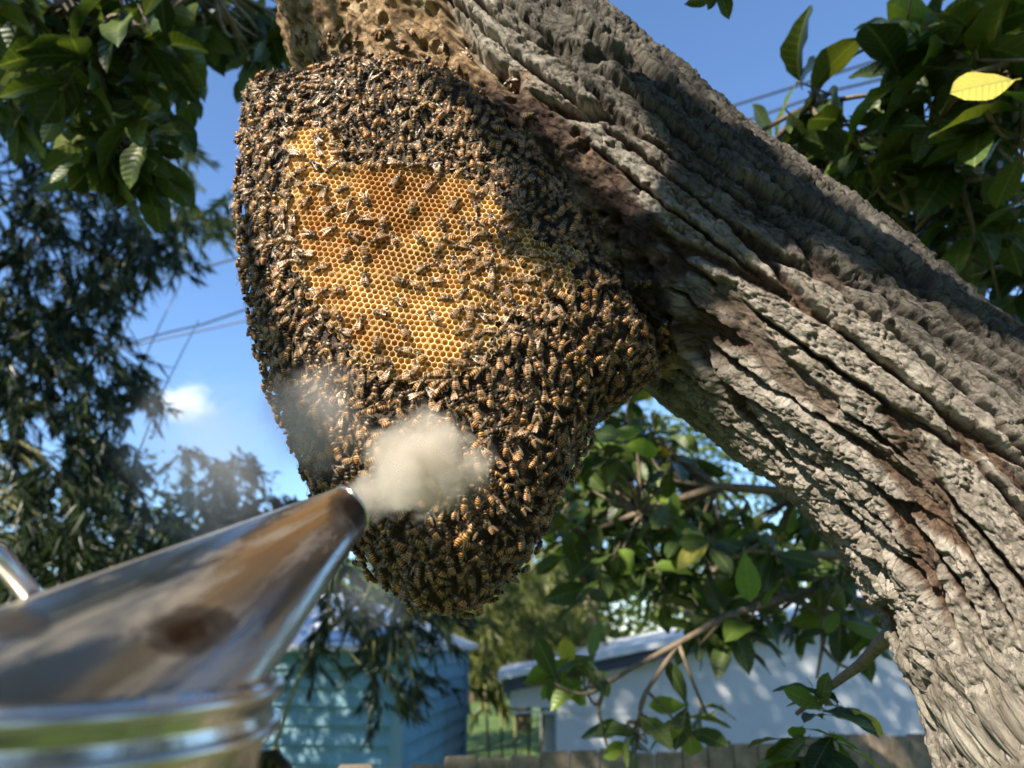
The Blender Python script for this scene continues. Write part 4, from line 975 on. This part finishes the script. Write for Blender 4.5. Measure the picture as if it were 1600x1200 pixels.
# ------------------------------------------------------------------ white building
WHT = plain('white_stucco', (.62, .64, .67), .8, var=.06, scale=3, bumpd=.004)
NAV = plain('dark_blue_fascia', (.045, .06, .10), .5, var=.2, scale=5)
WB = empty('white_building', (2.6, 9, 0), label='low white building with pale sloping roof and dark blue eave beyond the fence', cat='building')
def wpt(px, py, Y): p = PY(px, py, Y); return p
yl = 9.0; A = wpt(868, 1100, yl)[0]; B = wpt(1720, 1000, yl)[0]
zA = wpt(868, 1062, yl)[2]; zB = wpt(1330, 966, yl)[2]; sl = (zB-zA)/(wpt(1330, 966, yl)[0]-A); zE = zA+sl*(B-A)
q = [(A, yl, 0), (B, yl, 0), (B, yl, zE), (A, yl, zA), (A, yl+5, 0), (B, yl+5, 0), (B, yl+5, zE), (A, yl+5, zA)]
FB = [(0, 1, 2, 3), (5, 4, 7, 6), (4, 0, 3, 7), (1, 5, 6, 2), (3, 2, 6, 7), (4, 5, 1, 0)]
part('wall', q, FB, WHT, WB, False)
O = wpt(797, 1100, yl)[0]; zo0 = wpt(830, 1106, yl)[2]; zO = zA+sl*(O-A)
q = [(O, yl+.02, zo0), (A-.003, yl+.02, zo0), (A-.003, yl+.02, zA-.02), (O, yl+.02, zO-.02), (O, yl+3, zo0), (A-.003, yl+3, zo0), (A-.003, yl+3, zA-.02), (O, yl+3, zO-.02)]
part('porch_overhang', q, FB, WHT, WB, False)
def slab(x0, x1, z0, z1, t, y0, y1): return [(x0, y0, z0), (x1, y0, z1), (x1, y0, z1+t), (x0, y0, z0+t), (x0, y1, z0), (x1, y1, z1), (x1, y1, z1+t), (x0, y1, z0+t)]
part('fascia', slab(O-.08, B+.2, zO-.03, zE+.03, .13, yl-.22, yl-.10), FB, NAV, WB, False)
part('roof', slab(O-.14, B+.3, zO+.105, zE+.165, .07, yl-.32, yl+5.2), FB, SHR, WB, False)
part('wall_band', slab(O+.02, A+2.0, zA-.36, zA-.36+.0, .025, yl-.012, yl+.03), FB, WHT, WB, False)
for k, (x, y) in enumerate(((1030, 1075), (1210, 1060))):
    p = wpt(x, y, yl)

# ------------------------------------------------------------------ wooden fence
WOOD = plain('weathered_fence_wood', (.24, .19, .14), .85, var=.45, scale=18, bumpd=.004)
f0 = np.array([.3, 3.3, 0]); fd = unit(np.array([2.0, .8, 0])); fnn = np.array([-fd[1], fd[0], 0]); FENCE = empty('wooden_fence', tuple(f0), label='weathered grey-brown picket fence below the limb', cat='fence')
for k in range(-14, 24):
    a = k*.135; hgt = 1.77+rng.uniform(-.018, .018); w2 = .062; t = .010
    pts = [(-w2, 0), (w2, 0), (w2, hgt-.010), (w2-.008, hgt), (-w2+.010, hgt+.004), (-w2, hgt-.008)]; off = rng.uniform(-.004, .004)
    V = [f0+fd*(a+x)+fnn*(s+off)+np.array([0, 0, z]) for s in (-t, t) for x, z in pts]
    part('picket', V, [(0, 1, 2, 3, 4, 5), (11, 10, 9, 8, 7, 6)]+[(i, (i+6), (i+1) % 6+6, (i+1) % 6) for i in range(6)], WOOD, FENCE, False)
for z in (.4, 1.35):
    v, f = box_geo(-14*.135-.1, 24*.135, .013, .05, z, z+.09); part('rail', [f0+fd*x+fnn*y+np.array([0, 0, z_]) for x, y, z_ in v], f, WOOD, FENCE, False)
for k in (-14, -2, 10, 22):
    v, f = box_geo(k*.135-.045, k*.135+.045, .053, .143, -.1, 1.66); part('post', [f0+fd*x+fnn*y+np.array([0, 0, z_]) for x, y, z_ in v], f, WOOD, FENCE, False)

# ------------------------------------------------------------------ overhead cables
def cable(name, label, pts, r, m=BLACKRUB):
    pts = [np.asarray(p) for p in pts]
    a, b_ = pts[0]+(pts[0]-pts[1])*1.5, pts[-1]+(pts[-1]-pts[-2])*1.5
    full, _ = catmull(np.array([a]+pts+[b_]), np.ones(len(pts)+2), .8); v, f = tube_geo(full, r, 6); return part(name, v, f, m, None, label=label, cat='cable', group='overhead cables')
GREYC = plain('grey_cable', (.22, .22, .23), .35, .4, .2, 5)
cable('overhead_cable', 'thick pale overhead cable crossing behind the drooping dark leaves', [P(-60, 198, 13), P(180, 125, 13), P(365, 72, 13)], .032, GREYC)
cable('overhead_cable', 'upper thin black cable running from the dark bamboo past the nest', [P(-40, 508, 15), P(200, 450, 14.5), P(398, 395, 14), P(1105, 178, 12), P(1390, 88, 11.5)], .022)
cable('overhead_cable', 'middle thin black cable meeting another at the dark bamboo', [P(120, 560, 18), P(260, 520, 17), P(395, 480, 16), P(1170, 187, 12.5), P(1400, 118, 12)], .024)
cable('overhead_cable', 'lowest thin cable spreading away just under its twin', [P(130, 558, 18), P(280, 524, 18), P(402, 497, 18), P(900, 380, 18)], .022)

# ------------------------------------------------------------------ cloud and smoke
def vol_mat(name, dens, scale, col, aniso=.3, thr=.45, wid=.25, power=1.0, step=.5, stretch=(1, 1, 1), dist=.6):
    m = bpy.data.materials.new(name); m.use_nodes = True; nt = m.node_tree
    for n in list(nt.nodes):
        if n.type == 'BSDF_PRINCIPLED': nt.nodes.remove(n)
    pv = N(nt, 'ShaderNodeVolumePrincipled'); pv.inputs['Color'].default_value = (*col, 1); pv.inputs['Anisotropy'].default_value = aniso
    tc = N(nt, 'ShaderNodeTexCoord'); mp = N(nt, 'ShaderNodeMapping'); mp.inputs['Scale'].default_value = stretch; L(nt, tc.outputs['Object'], mp.inputs[0])
    n = noise(nt, scale, 5, .55, mp.outputs[0], dist)
    ln = N(nt, 'ShaderNodeVectorMath'); ln.operation = 'LENGTH'; L(nt, tc.outputs['Object'], ln.inputs[0])
    fall = mth(nt, 'SUBTRACT', 1.0, ln.outputs['Value'], clamp=True)
    s = mth(nt, 'ADD', n.outputs[0], mth(nt, 'MULTIPLY', mth(nt, 'SUBTRACT', fall, .5), .8))
    k = mth(nt, 'DIVIDE', mth(nt, 'SUBTRACT', s, thr), wid, clamp=True)
    k = mth(nt, 'MULTIPLY', k, mth(nt, 'MULTIPLY', fall, 3.0, clamp=True))
    L(nt, mth(nt, 'MULTIPLY', k, dens), pv.inputs['Density']); L(nt, pv.outputs[0], nt.nodes['Material Output'].inputs['Volume'])
    m.cycles.volume_step_rate = step; return m
import bmesh
def ico():
    bm = bmesh.new(); bmesh.ops.create_icosphere(bm, subdivisions=3, radius=1.0); me = bpy.data.meshes.new('puff'); bm.to_mesh(me); bm.free(); return me
def puff(name, c, ax, m, **k):
    me = ico(); me.materials.append(m); o = link(name, me, None, mat4(*ax, c)); return tag(o, kind='stuff', **k)
jd = unit(P(690, 715, .46)-noz_c); js = unit(np.cross(jd, UP)); ju = np.cross(js, jd)
SM1 = vol_mat('dense_smoke', 85, 2.3, (.80, .755, .68), .1, .38, .26, step=.35)
SM0 = vol_mat('jet_smoke', 60, 2.6, (.80, .755, .68), .1, .40, .4, step=.35)
SM2 = vol_mat('thin_smoke', 26, 1.5, (.86, .84, .82), .2, .36, .35, step=.5)
SM3 = vol_mat('wispy_smoke', 5.5, 1.8, (.84, .86, .90), .2, .42, .25, step=.5, dist=1.5)
puff('smoke_puff', P(664, 728, .465), (RIGHT*.058, UP*.055, FWD*.044), SM1, label='dense pale smoke puff leaving the smoker spout', cat='smoke')
jc = P(664, 728, .465)-noz_c; jl = np.linalg.norm(jc); jd = jc/jl; js = unit(np.cross(jd, UP)); ju = np.cross(js, jd)
puff('smoke_jet', noz_c+jd*jl*.42, (jd*jl*.72, ju*.027, js*.027), SM0, label='narrow smoke stream right at the spout mouth', cat='smoke')
puff('smoke_veil', P(490, 655, .50), (RIGHT*.060, UP*.062, FWD*.035), SM2, label='thin grey smoke veil over the lower sky side of the cluster', cat='smoke')
puff('smoke_wisp', P(330, 720, .62), (RIGHT*.13, UP*.13, FWD*.08), SM3, label='faint smoke wisps drifting before the dark bamboo', cat='smoke')
puff('smoke_wisp', P(600, 920, .66), (RIGHT*.08, UP*.06, FWD*.05), SM3, label='faint smoke haze below the nest in front of shed', cat='smoke')
CLD = vol_mat('cloud_vapour', .07, 1.6, (1, 1, 1), .3, .36, .3, step=.5)
puff('cloud', P(292, 632, 520), (RIGHT*32, UP*24, FWD*22), CLD, label='small white cloud in the blue sky beside dark bamboo', cat='cloud')
